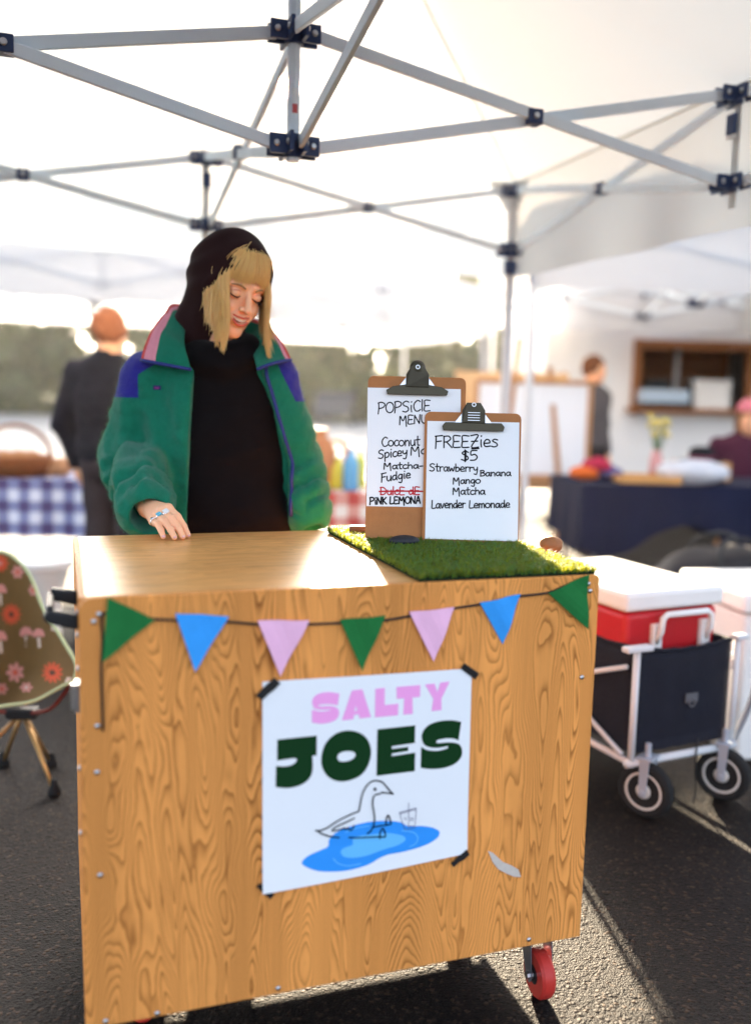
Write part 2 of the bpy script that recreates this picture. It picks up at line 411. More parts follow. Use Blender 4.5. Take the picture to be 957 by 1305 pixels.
for i, (px, y, h, w, mi) in enumerate([(-90, 50, 10.5, 11, 0), (20, 48, 9.5, 10, 0), (150, 50, 10, 10, 0), (262, 49, 10, 10, 1), (365, 51, 10.5, 10, 2), (470, 49, 9.5, 10, 2), (580, 51, 10.5, 10, 2), (690, 50, 9, 10, 1), (850, 52, 9, 11, 0)]):
    p = at(px, 500, y=y); tree(p.x, y, h, w, mi, TL[i], 20+i)
rs = np.random.RandomState(3); V = []; M_ = []
for k in range(14000):
    x = rs.uniform(-32, 32); z = rs.rand()**1.2*(4.6+.8*math.sin(x*.7)+.6*math.sin(x*1.9)); p = np.array((x, 46.5+rs.rand()*3, z))
    e1 = rs.normal(size=3); e1 /= np.linalg.norm(e1); e2 = np.cross(e1, rs.normal(size=3)); e2 /= np.linalg.norm(e2); s = rs.uniform(.18, .42)
    V += [p-e1*s, p+e2*s*.7, p+e1*s, p-e2*s*.7]; M_.append(rs.choice(3, p=(.3, .45, .25)))
V = np.array(V); h = mesh_np('hedge', V, np.arange(len(V)).reshape(-1, 4), LEAF, None, False, M_)
tag(h, 'long dark hedge of undergrowth along the foot of the far tree line', 'hedge', kind='stuff')

# ---------------------------------------------------------------- pop-up tents
TA, TB, ZT, ZB, MT, MBZ, EAVE, PEAK, VAL = 1.5, 1.575, 2.294, 2.013, 2.272, 1.972, 2.345, 3.0, 1.885
def roof_z(x, y):
    r = max(abs(x)/TA, abs(y)/TB); ax, ay = abs(x)/TA, abs(y)/TB
    sag = .07*math.sin(math.pi*min(1, r))*(1-min(1, (min(ax, ay)/max(r, 1e-6)))**2)
    return EAVE+(PEAK-EAVE)*(1-r)-sag
def make_tent(label, detail=True):
    t = empty('pop_up_tent', (-.256, 2.688, 0), .337, label, 'tent', 'white pop-up tents of the market')
    n = 32; b = MB(); vs = [(-TA+2*TA*i/n, -TB+2*TB*j/n) for i in range(n+1) for j in range(n+1)]
    b.add([(x*1.012, y*1.012, roof_z(x, y)) for x, y in vs], [(i*(n+1)+j, (i+1)*(n+1)+j, (i+1)*(n+1)+j+1, i*(n+1)+j+1) for i in range(n) for j in range(n)])
    b.build('roof', CANVAS, t, smooth=True)
    C = [(-TA, -TB), (TA, -TB), (TA, TB), (-TA, TB)]
    for cx, cy in C: MB().tube([(cx*k/10*1.012, cy*k/10*1.012, roof_z(cx*k/10, cy*k/10)-.004) for k in range(1, 11)], .0035, 6).build('ridge_seam', MATS.get('seam') or pm('seam', (.62, .56, .46), .8), t)
    for s in range(4):
        (x0, y0), (x1, y1) = C[s], C[(s+1) % 4]; nx, ny = (y1-y0), -(x1-x0); l = math.hypot(nx, ny); nx /= l; ny /= l
        b = MB(); vs = []; k = 40
        for j in range(9):
            f = j/8
            for i in range(k+1):
                a = i/k; w = .018*f*math.sin(a*math.pi*9+s)*math.sin(math.pi*a)+.02*f
                sc = 1.012
                vs.append((x0*sc+(x1-x0)*sc*a+nx*w, y0*sc+(y1-y0)*sc*a+ny*w, EAVE+(VAL-EAVE)*f-.012*math.sin(a*math.pi)*f))
        b.add(vs, [(j*(k+1)+i, j*(k+1)+i+1, (j+1)*(k+1)+i+1, (j+1)*(k+1)+i) for j in range(8) for i in range(k)])
        b.build('valance', CANVAS, t, smooth=True)
        b = MB(); b.tube([(x0*1.003, y0*1.003, EAVE-.02), (x1*1.003, y1*1.003, EAVE-.02)], .0035, 6); b.build('hem_seam', pm('seam', (.62, .56, .46), .8) if 'seam' not in MATS else MATS['seam'], t)
    BW, BH = .014, .034
    def bar(p, q, off):
        p, q = Vector(p), Vector(q); d = (q-p); sd_ = Vector((d.y, -d.x, 0)).normalized()*off
        MB().beam(p+sd_, q+sd_, BW, BH).build('truss_bar', ALU, t, bevel=.003)
    def pivot(p, d):
        b = MB(); ax = Vector((d[1], -d[0], 0)).normalized(); dd = Vector((d[0], d[1], 0)).normalized(); M = Matrix((dd, Vector((0, 0, 1)), ax)).transposed()
        b.box(p, (.048, .044, .046), 0, M)
        for s in (-1, 1): b.lathe([(.010, 0), (.010, .005), (.006, .007)] if s > 0 else [(.006, -.007), (.010, -.005), (.010, 0)], 12, Vector(p)+ax*s*.023, M, 1)
        b.build('truss_pivot', [NAVY, STEEL], t, bevel=.004)
    def hub(p, dirs, post=.02, hh=.054):
        b = MB(); b.lathe([(post+.010, -hh/2), (post+.010, hh/2)], 8, p)
        for d in dirs:
            d = Vector((d[0], d[1], 0)).normalized(); sdv = Vector((d.y, -d.x, 0)); M = Matrix((d, sdv, Vector((0, 0, 1)))).transposed()
            for s in (-1, 1): b.box(Vector(p)+d*.046+sdv*s*.0195, (.050, .011, hh*.86), 0, M)
            for s in (-1, 1):
                M2 = Matrix((d, Vector((0, 0, 1)), sdv*s)).transposed(); b.lathe([(.009, 0), (.009, .004), (.005, .006)], 10, Vector(p)+d*.052+sdv*s*.025, M2, 1)
        return b.build('hub', [NAVY, STEEL], t, bevel=.003)
    def scissor(p, q, pt, pb, qt, qb):
        """two crossing bars between two vertical lines"""
        d = Vector(q)-Vector(p); d = Vector((d.x, d.y)).normalized(); e = Vector((d.x, d.y, 0))*.05
        bar(Vector((*p, pt))+e, Vector((*q, qb))-e, .010); bar(Vector((*p, pb))+e, Vector((*q, qt))-e, -.010)
        pivot(((p[0]+q[0])/2, (p[1]+q[1])/2, (pt+pb+qt+qb)/4), d)
    Mx = [(0, -TB), (TA, 0), (0, TB), (-TA, 0)]
    for s in range(4):
        c0, c1, m_ = C[s], C[(s+1) % 4], Mx[s]
        scissor(c0, m_, ZT, ZB, ZT, ZB); scissor(m_, c1, ZT, ZB, ZT, ZB)
        scissor((0, 0), m_, MT, MBZ, ZT, ZB)
        d1 = (m_[0]-c0[0], m_[1]-c0[1]); d0 = (-m_[0], -m_[1])
        for z in (ZT, ZB): hub((*m_, z), [d1, (-d1[0], -d1[1]), d0], .012)
        # webbing strap with a buckle hanging at the middle of each side
        o = Vector((m_[0], m_[1], 0))*1.006; tx = Vector((m_[1], -m_[0], 0)).normalized()
        b = MB(); b.beam(o+Vector((0, 0, EAVE-.01)), o+Vector((0, 0, VAL+.05)), .032, .002, 0, up=o.normalized()); b.build('strap', WEBBING, t)
        b = MB(); b.beam(o*.985+Vector((0, 0, 2.235)), o*.985+Vector((0, 0, 2.17)), .040, .014, 0, up=o.normalized()); b.beam(o*.985+Vector((0, 0, 2.168)), o*.985+Vector((0, 0, 2.157)), .040, .016, 1, up=o.normalized())
        b.build('buckle', [NAVY, WHITE_METAL], t, bevel=.003)
        # leg with its foot and slider
        cx, cy = c0; dn = (c1[0]-c0[0], c1[1]-c0[1]); pv = C[s-1]; dp = (pv[0]-cx, pv[1]-cy)
        b = MB(); b.lathe([(.026, .9), (.026, 2.33)], 8, (cx, cy, 0)); b.lathe([(.021, .01), (.021, 1.2)], 8, (cx, cy, 0)); lg = b.build('leg', WHITE_METAL, t)
        b = MB(); b.box((0, 0, .006), (.12, .12, .012)); b.box((0, 0, .035), (.055, .055, .05)); b.build('foot', NAVY, lg, bevel=.003, loc=(cx, cy, 0))
        for z in (ZT, ZB): hub((cx, cy, z), [dn, dp], .022, .056 if z == ZT else .07)
        b = MB(); b.lathe([(.030, ZB-.12), (.034, ZB-.09), (.034, ZB-.05)], 8, (cx, cy, 0)); b.build('slider', NAVY, lg)
        b = MB(); e = .13                                     # fabric corner pocket
        b.add([(cx*1.004, cy*1.004, EAVE), (cx+e*(1 if cx < 0 else -1), cy*1.006, EAVE-.01), (cx*1.006, cy*1.006, EAVE-.2), (cx*1.006, cy+e*(1 if cy < 0 else -1), EAVE-.01)], [(0, 1, 2), (0, 2, 3)]); b.build('corner_patch', WEBBING, t)
    b = MB(); b.lathe([(.018, MBZ-.04), (.018, PEAK-.06)], 8); b.lathe([(.06, PEAK-.065), (.07, PEAK-.04), (.03, PEAK-.02)], 12, m=1)
    ms = b.build('center_mast', [ALU, NAVY], t)
    if detail:
        st = MB(); st.add([(.0185*math.cos(a), .0185*math.sin(a), z) for z in (2.055, 2.125) for a in [R(-115+10*k) for k in range(6)]], [(k, k+1, 7+k, 6+k) for k in range(5)])
        st.add([(.0188*math.cos(a), .0188*math.sin(a), z) for z in (2.058, 2.082) for a in [R(-113+9.2*k) for k in range(6)]], [(k, k+1, 7+k, 6+k) for k in range(5)], 1)
        st.build('sticker', [PAPER, pm('red print', (.62, .12, .12), .6)], ms)
    hub((0, 0, MT), Mx, .018, .058); hub((0, 0, MBZ), Mx, .018, .062)
    return t
tent = make_tent('white pop-up tent over the plywood cart, its roof trusses seen overhead')
for lab, (x, y, rz) in (('white tent far back left above the plaid table', (-3.1, 10.2, .337)), ('white tent in the back row behind the smiling woman', (-.5, 12.9, .337)), ('white tent at the right over the navy table', (2.48, 7.40, -.02)), ('white tent at the far right over the food trailer', (5.1, 8.9, .337))):
    c = copy_tree(tent); c.location = (x, y, 0); c.rotation_euler.z = rz; c['label'] = lab; c.scale.z = 1.12 if y > 10 else 1.05
    for k in kids(c):
        if k.name.split('.')[0] in ('roof', 'valance'): k.data = k.data.copy(); k.data.materials[0] = BRIGHT_CANVAS

fv = [k for k in kids(tent) if k.name.startswith('valance')]                # unseen front valance left out so more skylight reaches the woman
fv = min(fv, key=lambda k: sum(v.co.y for v in k.data.vertices)/len(k.data.vertices)); bpy.data.objects.remove(fv)
# ---------------------------------------------------------------- the plywood cart
CO = Vector((-.4902, 1.4967, 0)); CYAW = .3305; CW, CD, CT, CB = .9989, .695, .9352, .155
cu = Vector((math.cos(CYAW), math.sin(CYAW), 0)); cv = Vector((-cu.y, cu.x, 0))
def front(px, py):
    """(a, z) on the cart's front face at photo pixel px,py"""
    a = at(px, py, y=1.0)-Vector((0, 0, CAMZ)); o = Vector((0, 0, CAMZ)); k = (CO-o).dot(cv)/a.dot(cv); p = o+a*k
    return ((p-CO).dot(cu), p.z)
cart = empty('vendor_cart', CO, CYAW, 'plywood vendor cart with wild fir grain on red castor wheels', 'cart')
# front panel: upper corners rounded
r = .022; poly = [(0, CB), (CW, CB)]+[(CW-.010+.010*math.cos(t), CT-.010+.010*math.sin(t)) for t in (0, .5, 1.05, 1.57)]+[(r-r*math.sin(t), CT-r+r*math.cos(t)) for t in (0, .4, .8, 1.2, 1.57)]
MB().prism(poly, lambda a, z, d: (a, d, z), .016).build('front_panel', VENEER, cart, bevel=.0022)
MB().box((CW/2, .016+(CD-.016)/2+.001, CT-.0095), (CW-.022, CD-.018, .017)).build('countertop', TOPWOOD, cart, bevel=.002)
for x in (.008, CW-.008): MB().box((x, .018+(CD-.018)/2, (CB+CT)/2-.001), (.016, CD-.020, CT-CB-.004)).build('side_panel', VENEER, cart, bevel=.002)
MB().box((CW/2, CD-.012, (CB+CT-.02)/2), (CW-.034, .016, CT-CB-.03)).build('back_panel', VENEER, cart)
MB().box((CW/2, .018+(CD-.04)/2, CB+.012), (CW-.034, CD-.05, .018)).build('base_board', EDGEWOOD, cart)
for px, py in ((126.7, 782.7), (120, 792), (124.5, 925), (124, 984), (128, 1115), (135, 1301), (200.6, 1291), (354.5, 1259), (673.5, 1197), (749, 744), (751, 753), (740.7, 863)):
    a, z = front(px, py); M = Matrix(((1, 0, 0), (0, 0, -1), (0, 1, 0)))
    MB().lathe([(.0052, 0), (.0050, .0018), (.0036, .0034), (.0014, .0040)], 14, (a, 0, z), M).build('screw', STEEL, cart, smooth=True)
for z in (.90, .86, .80, .74, .62, .50): MB().ball((-.002, .05, z), (.0035, .006, .006), 8).build('screw', STEEL, cart, smooth=True)
RED = pm('red polyurethane', (.50, .035, .025), .4, var=.2, vscale=20)
ZINC = pm('zinc plate', (.35, .38, .44), .35, .9, var=.2)
def castor(a, b, rz):
    e = bpy.data.objects.new('castor', None); link(e, cart); e.location = (a, b, 0); e.rotation_euler.z = rz
    mb = MB(); mb.box((0, 0, CB-.004), (.09, .075, .006)); mb.lathe([(.026, CB-.026), (.030, CB-.018), (.026, CB-.008)], 18)
    for s in (-1, 1): mb.prism([(-.030, CB-.024), (.026, CB-.024), (.036, .045), (.026, .034), (.010, .040)], lambda x, z, d, s=s: (x, s*(.0235+d), z), .0025)
    mb.build('fork', ZINC, e, bevel=.0015)
    M = Matrix(((1, 0, 0), (0, 0, -1), (0, 1, 0)))
    w = MB(); w.lathe([(.026, -.016), (.046, -.016), (.0515, -.010), (.0515, .010), (.046, .016), (.026, .016)], 40, (.024, 0, .0515), M, 0)
    w.lathe([(.012, -.0185), (.026, -.0145), (.026, .0145), (.012, .0185)], 24, (.024, 0, .0515), M, 1); w.build('wheel', [RED, BLACK], e, auto=35)
    MB().lathe([(.009, -.032), (.009, .032)], 8, (.024, 0, .0515), M).build('axle_bolt', STEEL, e)
for a, b, rz in ((CW-.062, .075, -1.62), (.09, .24, -.8), (CW-.085, CD-.09, -2.0), (.09, CD-.09, 1.0)): castor(a, b, rz)
h = MB()                                                     # black handle on the left side
h.prism([(-.052, .888), (-.058, .899), (-.050, .911), (0, .900), (0, .872)], lambda x, z, d: (x, .03+d, z), .02)
h.prism([(-.046, .925), (-.042, .902), (0, .890), (0, .918)], lambda x, z, d: (x, .14+d, z), .02)
h.box((-.046, .095, .908), (.012, .12, .018))
h.build('handle', BLACK, cart, bevel=.004)
h = MB(); h.lathe([(.007, -.022), (.007, .022)], 14, (-.008, .04, .755)); h.box((-.004, .04, .755), (.008, .034, .05)); h.build('latch', STEEL, cart, auto=40)

# bunting: one cord with seven felt pennants, pinned to the cart's front
bt = empty('bunting', CO+Vector((0, 0, .88)), CYAW, 'string of seven green, blue and pink felt pennants across the cart front', 'bunting')
FELT = {'g': pm('green felt', (.018, .16, .04), .9, var=.15, vscale=50, bump=.4, bscale=300), 'b': pm('sky blue felt', (.045, .34, .84), .9, var=.1, vscale=50, bump=.4, bscale=300), 'p': pm('pale pink felt', (.90, .50, .68), .9, var=.08, vscale=50, bump=.4, bscale=300)}
def fl(pts): return [(a, z-.88) for a, z in (front(*p) for p in pts)]
cord = [(131.5, 931), (130.5, 890), (129.5, 850), (131, 815), (129.5, 790), (134, 781), (165, 787), (197, 788.5), (224, 790), (258, 791), (291, 792), (327, 795), (360, 796), (392, 795), (432, 793.5), (460, 792), (490, 790), (520, 785), (548, 781), (577, 775), (610, 770), (636, 765), (660, 759.5), (697, 755), (722, 745), (747, 738)]
MB().tube([(a, -.0032, z) for a, z in smooth_line(fl(cord), 4)], .0024, 6).build('cord', BLACK, bt, smooth=True)
PEN = [('g', [(137, 759.5), (197, 788.5), (130.7, 841)]), ('b', [(222.8, 780.3), (290.5, 784), (248, 853.7)]), ('p', [(327, 789.3), (392.8, 789.3), (356.5, 860.6)]), ('g', [(431.5, 788.5), (490, 783.5), (458.8, 852.4)]),
       ('p', [(520, 779), (577, 773), (551, 842)]), ('b', [(609.6, 767.4), (660.5, 756), (640, 820.7)]), ('g', [(696, 755), (746.7, 731), (744.7, 799.8)])]
for i, (k, tri) in enumerate(PEN):
    A = [Vector((a, 0, z)) for a, z in fl(tri)]; n = 7; b = MB(); vs = []; ix = {}
    for s in (0, 1):
        for u_ in range(n+1):
            for w in range(n+1-u_):
                p = A[0]*(1-(u_+w)/n)+A[1]*(u_/n)+A[2]*(w/n)
                lift = .007+.006*(w/n)**2*math.sin(i*2.1+1.0)+.003*math.sin(u_*1.1+i)
                ix[s, u_, w] = len(vs); vs.append((p.x, -lift-.0022*s, p.z))
    fs = []
    for s in (0, 1):
        for u_ in range(n):
            for w in range(n-u_):
                q = [ix[s, u_, w], ix[s, u_+1, w], ix[s, u_, w+1]]; fs.append(q[::-1] if s else q)
                if u_+w < n-1: q = [ix[s, u_+1, w], ix[s, u_+1, w+1], ix[s, u_, w+1]]; fs.append(q[::-1] if s else q)
    edge = [(u_, 0) for u_ in range(n)]+[(n-w, w) for w in range(n)]+[(0, n-w) for w in range(n)]
    for j in range(len(edge)):
        a_, b_ = edge[j], edge[(j+1) % len(edge)]; fs.append((ix[0, *a_], ix[0, *b_], ix[1, *b_], ix[1, *a_]))
    b.add(vs, fs); b.build('pennant', FELT[k], bt)

# poster
pc = front(466, 996)
po = empty('poster', CO+cu*pc[0]+Vector((0, 0, pc[1])), CYAW, 'white poster with SALTY JOES lettering and a gull drawing, taped to the cart', 'poster')
def pf(pts, sx=1, sc=1, ox=0, oy=0): return [(a-pc[0], z-pc[1]) for a, z in (front(ox+x/sc, oy+y/sc) for x, y in pts)]
PW, PH = .195, .21
def pbend(a, z):                                             # the sheet bellies gently off the board and curls at a corner
    return -.0035-.0022*math.sin(a*9+1)*math.sin(z*7)-.008*max(0, (z-.1)/.1)**2*max(0, (a-.12)/.08)*.0-.004*max(0, -(z+.12)/.09)
co = pf([(334.5, 868.5), (600, 851), (594, 1086), (334, 1137)])
TLc, TRc, BRc, BLc = [np.array(p) for p in co]
def sheet(s, t): return tuple((TLc*(1-s)+TRc*s)*(1-t)+(BLc*(1-s)+BRc*s)*t)
b = MB(); n = 24; vs = []
for k in (0, 1):
    for j in range(n+1):
        for i in range(n+1):
            a, z = sheet(i/n, j/n); z += -.0035*math.sin(i/n*math.pi)*(j/n)
            vs.append((a, pbend(a, z)+.0006*k, z))
q = lambda i, j, k: k*(n+1)**2+j*(n+1)+i
b.add(vs, [(q(i, j, 0), q(i, j+1, 0), q(i+1, j+1, 0), q(i+1, j, 0)) for i in range(n) for j in range(n)]+[(q(i, j, 1), q(i+1, j, 1), q(i+1, j+1, 1), q(i, j+1, 1)) for i in range(n) for j in range(n)])
b.build('sheet', PAPER, po, smooth=True)
from mathutils.geometry import tessellate_polygon
def flat(name, polys, mat, parent, lift, bend=None, hole=None, mats=None):
    """thin printed shapes lying on a sheet: outlines (a, z), the first of a tuple with its holes"""
    b = MB()
    for pl in polys:
        rings = pl if isinstance(pl, tuple) else (pl,)
        rings = [[Vector((p[0], p[1], 0)) for p in r_] for r_ in rings]; allp = [p for r_ in rings for p in r_]
        tr = tessellate_polygon(rings)
        b.add([(p.x, (bend(p.x, p.y) if bend else 0)-lift, p.y) for p in allp], [tuple(t) for t in tr])
    o = b.build(name, mat, parent)
    for p in o.data.polygons: pass
    # subdivide so the print follows the paper
    return o
def ribbon(pts, w, b, lift, bend=None, m=0):
    P = [Vector((p[0], p[1])) for p in pts]; N = len(P); vs = []; fs = []
    for i in range(N):
        t = P[min(i+1, N-1)]-P[max(i-1, 0)]
        t = t.normalized() if t.length > 1e-9 else Vector((1, 0)); nn = Vector((-t.y, t.x))*w/2
        for s in (1, -1): p = P[i]+nn*s; vs.append((p.x, (bend(p.x, p.y) if bend else 0)-lift, p.y))
    fs = [(2*i, 2*i+1, 2*i+3, 2*i+2) for i in range(N-1)]
    b.add(vs, fs, m)
    for e in (0, N-1):                                       # round ends
        vs = [(P[e].x, (bend(P[e].x, P[e].y) if bend else 0)-lift-2e-5, P[e].y)]
        for k in range(10): a = 2*math.pi*k/10; x, z = P[e].x+math.cos(a)*w/2, P[e].y+math.sin(a)*w/2; vs.append((x, (bend(x, z) if bend else 0)-lift-2e-5, z))
        b.add(vs, [(0, 1+k, 1+(k+1) % 10) for k in range(10)], m)
def dense(poly, step=.006):
    out = []
    for i in range(len(poly)):
        a, c = np.array(poly[i]), np.array(poly[(i+1) % len(poly)]); k = max(1, int(np.linalg.norm(c-a)/step))
        out += [tuple(a+(c-a)*j/k) for j in range(k)]
    return out
def curve_poly(segs, closed=True):
    """mixes straight corners and smooth runs: a list of runs, each run smoothed on its own"""
    out = []
    for s_ in segs: out += (smooth_line(s_, 5) if len(s_) > 2 else list(s_))
    return out
A_ = dict(sc=4.785, ox=385, oy=860); B_ = dict(sc=3.681, ox=340, oy=910); C_ = dict(sc=5.037, ox=380, oy=980)
PINK = pm('pink print', (.92, .37, .72), .6, spec=.1); DGREEN = pm('dark green print', (.006, .038, .010), .6, spec=.1); BLUE = pm('blue print', (.035, .30, .84), .6, spec=.1); LBLUE = pm('light blue print', (.14, .50, .88), .6, spec=.1)
salty = [curve_poly([[(222, 110), (165, 101), (110, 107), (72, 128), (58, 162), (70, 197), (95, 207), (140, 208), (167, 205)], [(167, 211), (110, 219), (57, 208)], [(57, 208), (57, 286)], [(57, 286), (110, 293), (165, 285), (205, 265), (221, 233), (215, 205), (195, 190), (160, 185), (110, 187), (95, 183), (110, 177), (160, 174), (214, 180)], [(214, 180), (222, 110)]]),
         ([(238, 272), (298, 90), (362, 83), (415, 252), (345, 260), (340, 235), (312, 238), (308, 265)], [(322, 182), (331, 213), (314, 216)]),
         [(440, 80), (497, 73), (497, 178), (580, 170), (578, 240), (438, 253)], [(568, 68), (713, 57), (712, 128), (665, 133), (668, 232), (610, 237), (615, 137), (570, 140)],
         [(742, 53), (800, 48), (818, 100), (835, 42), (892, 36), (842, 140), (843, 210), (782, 215), (792, 140)]]
joes = [curve_poly([[(48, 117), (232, 97)], [(231, 190), (211, 192)], [(211, 192), (213, 245), (205, 285), (180, 315), (140, 335), (90, 343), (40, 338)], [(40, 338), (42, 240)], [(42, 240), (80, 242), (115, 235), (135, 220), (138, 207), (125, 203)], [(125, 203), (47, 215)]]),
        (smooth_line([(385, 73), (430, 83), (465, 110), (484, 155), (482, 205), (462, 255), (430, 288), (385, 307), (340, 312), (300, 300), (270, 272), (254, 230), (256, 180), (275, 130), (310, 95), (345, 78)], 4, True), smooth_line([(328, 195), (340, 178), (370, 170), (400, 172), (413, 185), (405, 202), (380, 215), (350, 219), (333, 212)], 4, True)),
        [(514, 67), (691, 48), (690, 131), (582, 147), (582, 159), (659, 149), (659, 169), (582, 181), (582, 193), (692, 176), (690, 264), (511, 286)],
        curve_poly([[(907, 33), (860, 25), (800, 30), (750, 50), (724, 85), (723, 115), (735, 140), (762, 152), (800, 154), (845, 146)], [(845, 156), (800, 168), (750, 165), (719, 149)], [(719, 149), (718, 248)], [(718, 248), (770, 254), (830, 248), (880, 228), (908, 195), (910, 160), (893, 136), (850, 129), (800, 132), (790, 126), (800, 117), (840, 110), (875, 112), (894, 121)], [(894, 121), (907, 33)]])]
def dd(pl, fr): return tuple(dense(pf(r_, **fr)) for r_ in pl) if isinstance(pl, tuple) else dense(pf(pl, **fr))
flat('pink_lettering', [dd(p, A_) for p in salty], PINK, po, .0006, pbend)
flat('green_lettering', [dd(p, B_) for p in joes], DGREEN, po, .0006, pbend)
pud = smooth_line([(20, 590), (40, 565), (80, 540), (140, 515), (190, 490), (195, 450), (230, 410), (300, 375), (400, 345), (500, 330), (600, 330), (660, 340), (700, 363), (780, 362), (850, 370), (895, 390), (903, 410), (885, 440), (830, 475), (750, 505), (650, 530), (570, 545), (510, 570), (460, 600), (390, 625), (300, 645), (200, 650), (120, 645), (60, 625), (25, 605)], 3, True)
inn = smooth_line([(268, 525), (290, 500), (345, 480), (345, 450), (380, 425), (460, 415), (560, 405), (640, 415), (680, 432), (680, 455), (630, 485), (560, 505), (490, 530), (430, 550), (350, 562), (290, 555)], 3, True)
flat('puddle', [dd(pud, C_)], BLUE, po, .0007, pbend)
pl = flat('puddle_light', [dd(inn, C_)], LBLUE, po, .0017, pbend)
for st in ([(220, 565), (250, 595), (310, 612), (395, 600)], [(660, 390), (730, 400), (762, 430), (750, 470), (710, 492)], [(300, 400), (360, 375), (450, 358)]): b = MB(); ribbon(pf(smooth_line(st, 6), **C_), .0020, b, .0020, pbend); b.build('puddle_ripple', LBLUE, po)

b = MB(); i = 0
for st in ([(555, 100), (535, 78), (500, 67), (465, 72), (435, 100), (412, 140), (398, 190), (388, 245), (380, 265), (330, 285), (250, 325), (180, 370), (130, 387), (108, 385)], [(108, 385), (125, 392), (150, 408), (200, 425), (258, 432)], [(560, 105), (580, 130), (603, 153)], [(603, 153), (580, 148), (525, 143)],
           [(520, 152), (490, 158), (475, 180), (472, 225), (480, 265), (485, 310), (480, 350), (465, 385), (440, 408)], [(355, 308), (300, 335), (240, 362), (213, 385), (230, 388), (275, 378), (290, 370), (300, 380), (315, 370), (327, 385), (345, 375), (352, 355)],
           [(480, 365), (520, 358), (585, 348), (585, 320), (572, 290), (560, 315), (557, 352)], [(320, 432), (400, 433), (520, 428), (552, 428), (548, 390), (535, 375), (520, 405), (520, 440)]):
    ribbon(pf(smooth_line(st, 6), **C_), .0028, b, .0026+i*3e-5, pbend); i += 1
b.add([(x, pbend(x, z)-.0026, z) for x, z in pf([(487+10*math.cos(k*.524), 122+11*math.sin(k*.524)) for k in range(12)], **C_)], [tuple(range(12))])
b.build('gull_drawing', INK, po)
b = MB()
for st in ([(645, 272), (750, 243)], [(645, 281), (750, 252)], [(645, 272), (660, 330), (680, 382)], [(680, 382), (742, 372)], [(750, 243), (747, 310), (742, 372)], [(702, 210), (703, 370)], [(672, 305), (686, 318), (690, 306)], [(714, 308), (730, 308), (732, 322), (716, 324), (714, 308)], [(705, 360), (735, 358), (732, 366)]):
    ribbon(pf(st, **C_), .0011, b, .0026+i*3e-5, pbend); i += 1
b.build('cup_drawing', pm('violet pen', (.09, .075, .16), .5), po)
TAPE = pm('black cloth tape', (.014, .013, .013), .65, bump=.4, bscale=260)
for qd in ([(325, 885), (349, 862), (357, 870), (333, 891)], [(585, 851), (590, 844), (609, 857), (604, 865)], [(573, 1098), (593, 1081), (597, 1088), (576, 1103)], [(326, 1128), (331, 1124), (349, 1138), (344, 1144)]):
    P4 = [np.array(p) for p in pf(qd)]; b = MB(); vs = []; n = 8
    for i in range(n+1):
        for j in (0, 1):
            p = (P4[0]*(1-i/n)+P4[1]*i/n)*(1-j)+(P4[3]*(1-i/n)+P4[2]*i/n)*j
            vs.append((p[0], -.0062-.0012*math.sin(i*1.3+j), p[1]))
    b.add(vs, [(2*i, 2*i+1, 2*i+3, 2*i+2) for i in range(n)]); o = b.build('tape', TAPE, po); sm = o.modifiers.new('thick', 'SOLIDIFY'); sm.thickness = .0008
a, z = front(642, 1101)
ts = MB(); pts = [(621, 1084), (627, 1086), (640, 1098), (652, 1103), (660, 1108), (663, 1117), (655, 1117), (645, 1113), (634, 1107), (627, 1098), (624, 1090)]
ts.prism([(p[0]-a, p[1]-z) for p in (front(*q_) for q_ in pts)], lambda x, y, d: (x, -.0012-d, y), .0006)
o = ts.build('tape_scrap', pm('milky tape', (.72, .64, .56), .35, var=.2, vscale=90, trans=.2)); o.location = CO+cu*a+Vector((0, 0, z)); o.rotation_euler.z = CYAW
tag(o, 'torn scrap of whitish tape stuck on the plywood right of the poster', 'tape')

# artificial turf on the right half of the countertop
TX0, TX1, TY0, TY1 = .612, .992, .008, .640
tf = empty('turf_mat', CO+cu*TX0+Vector((0, 0, CT)), CYAW, 'rectangle of bright green artificial turf on the right half of the countertop', 'turf mat')
tb = pm('turf backing', (.012, .022, .010), .9, bump=.5, bscale=200)
MB().box(((TX1-TX0)/2, TY0+(TY1-TY0)/2, .003), (TX1-TX0, TY1-TY0, .006)).build('backing', tb, tf)
BL = [pm('turf blade green', (.013, .125, .020), .55, trans=.22, tcol=(.95, .90, .04)), pm('turf blade dark', (.008, .070, .014), .55, trans=.22, tcol=(.90, .86, .04)), pm('turf blade straw', (.06, .16, .03), .55, trans=.28, tcol=(.80, .70, .04))]
rs = np.random.RandomState(5); n = 20000
x = rs.uniform(-.003, TX1-TX0+.003, n); y = rs.uniform(TY0-.003, TY1+.003, n); hgt = rs.uniform(.009, .020, n)
edge = np.minimum.reduce([x, TX1-TX0-x, y-TY0, TY1-y]); 
an = rs.uniform(0, 6.28, n); le = rs.uniform(.25, 1.1, n); dx, dy = np.cos(an)*le*hgt, np.sin(an)*le*hgt-.003
wx, wy = -np.sin(an)*.0013, np.cos(an)*.0013
p0 = np.stack([x-wx, y-wy, np.full(n, .005)], 1); p1 = np.stack([x+wx, y+wy, np.full(n, .005)], 1)
mid = np.stack([x+dx*.35, y+dy*.35, .005+hgt*.62], 1); w3 = np.stack([wx, wy, 0*x], 1); tip = np.stack([x+dx, y+dy, .005+hgt*(1-.28*le)], 1)
V = np.stack([p0, p1, mid+w3*.8, mid-w3*.8, tip], 1).reshape(-1, 3); base = np.arange(n)*5
F = np.concatenate([np.stack([base, base+1, base+2, base+3], 1), np.stack([base+3, base+2, base+4, base+4], 1)])
me_f = [tuple(f) if f[2] != f[3] else tuple(f[:3]) for f in F]
me = bpy.data.meshes.new('blades'); me.from_pydata([tuple(p) for p in V], [], me_f)
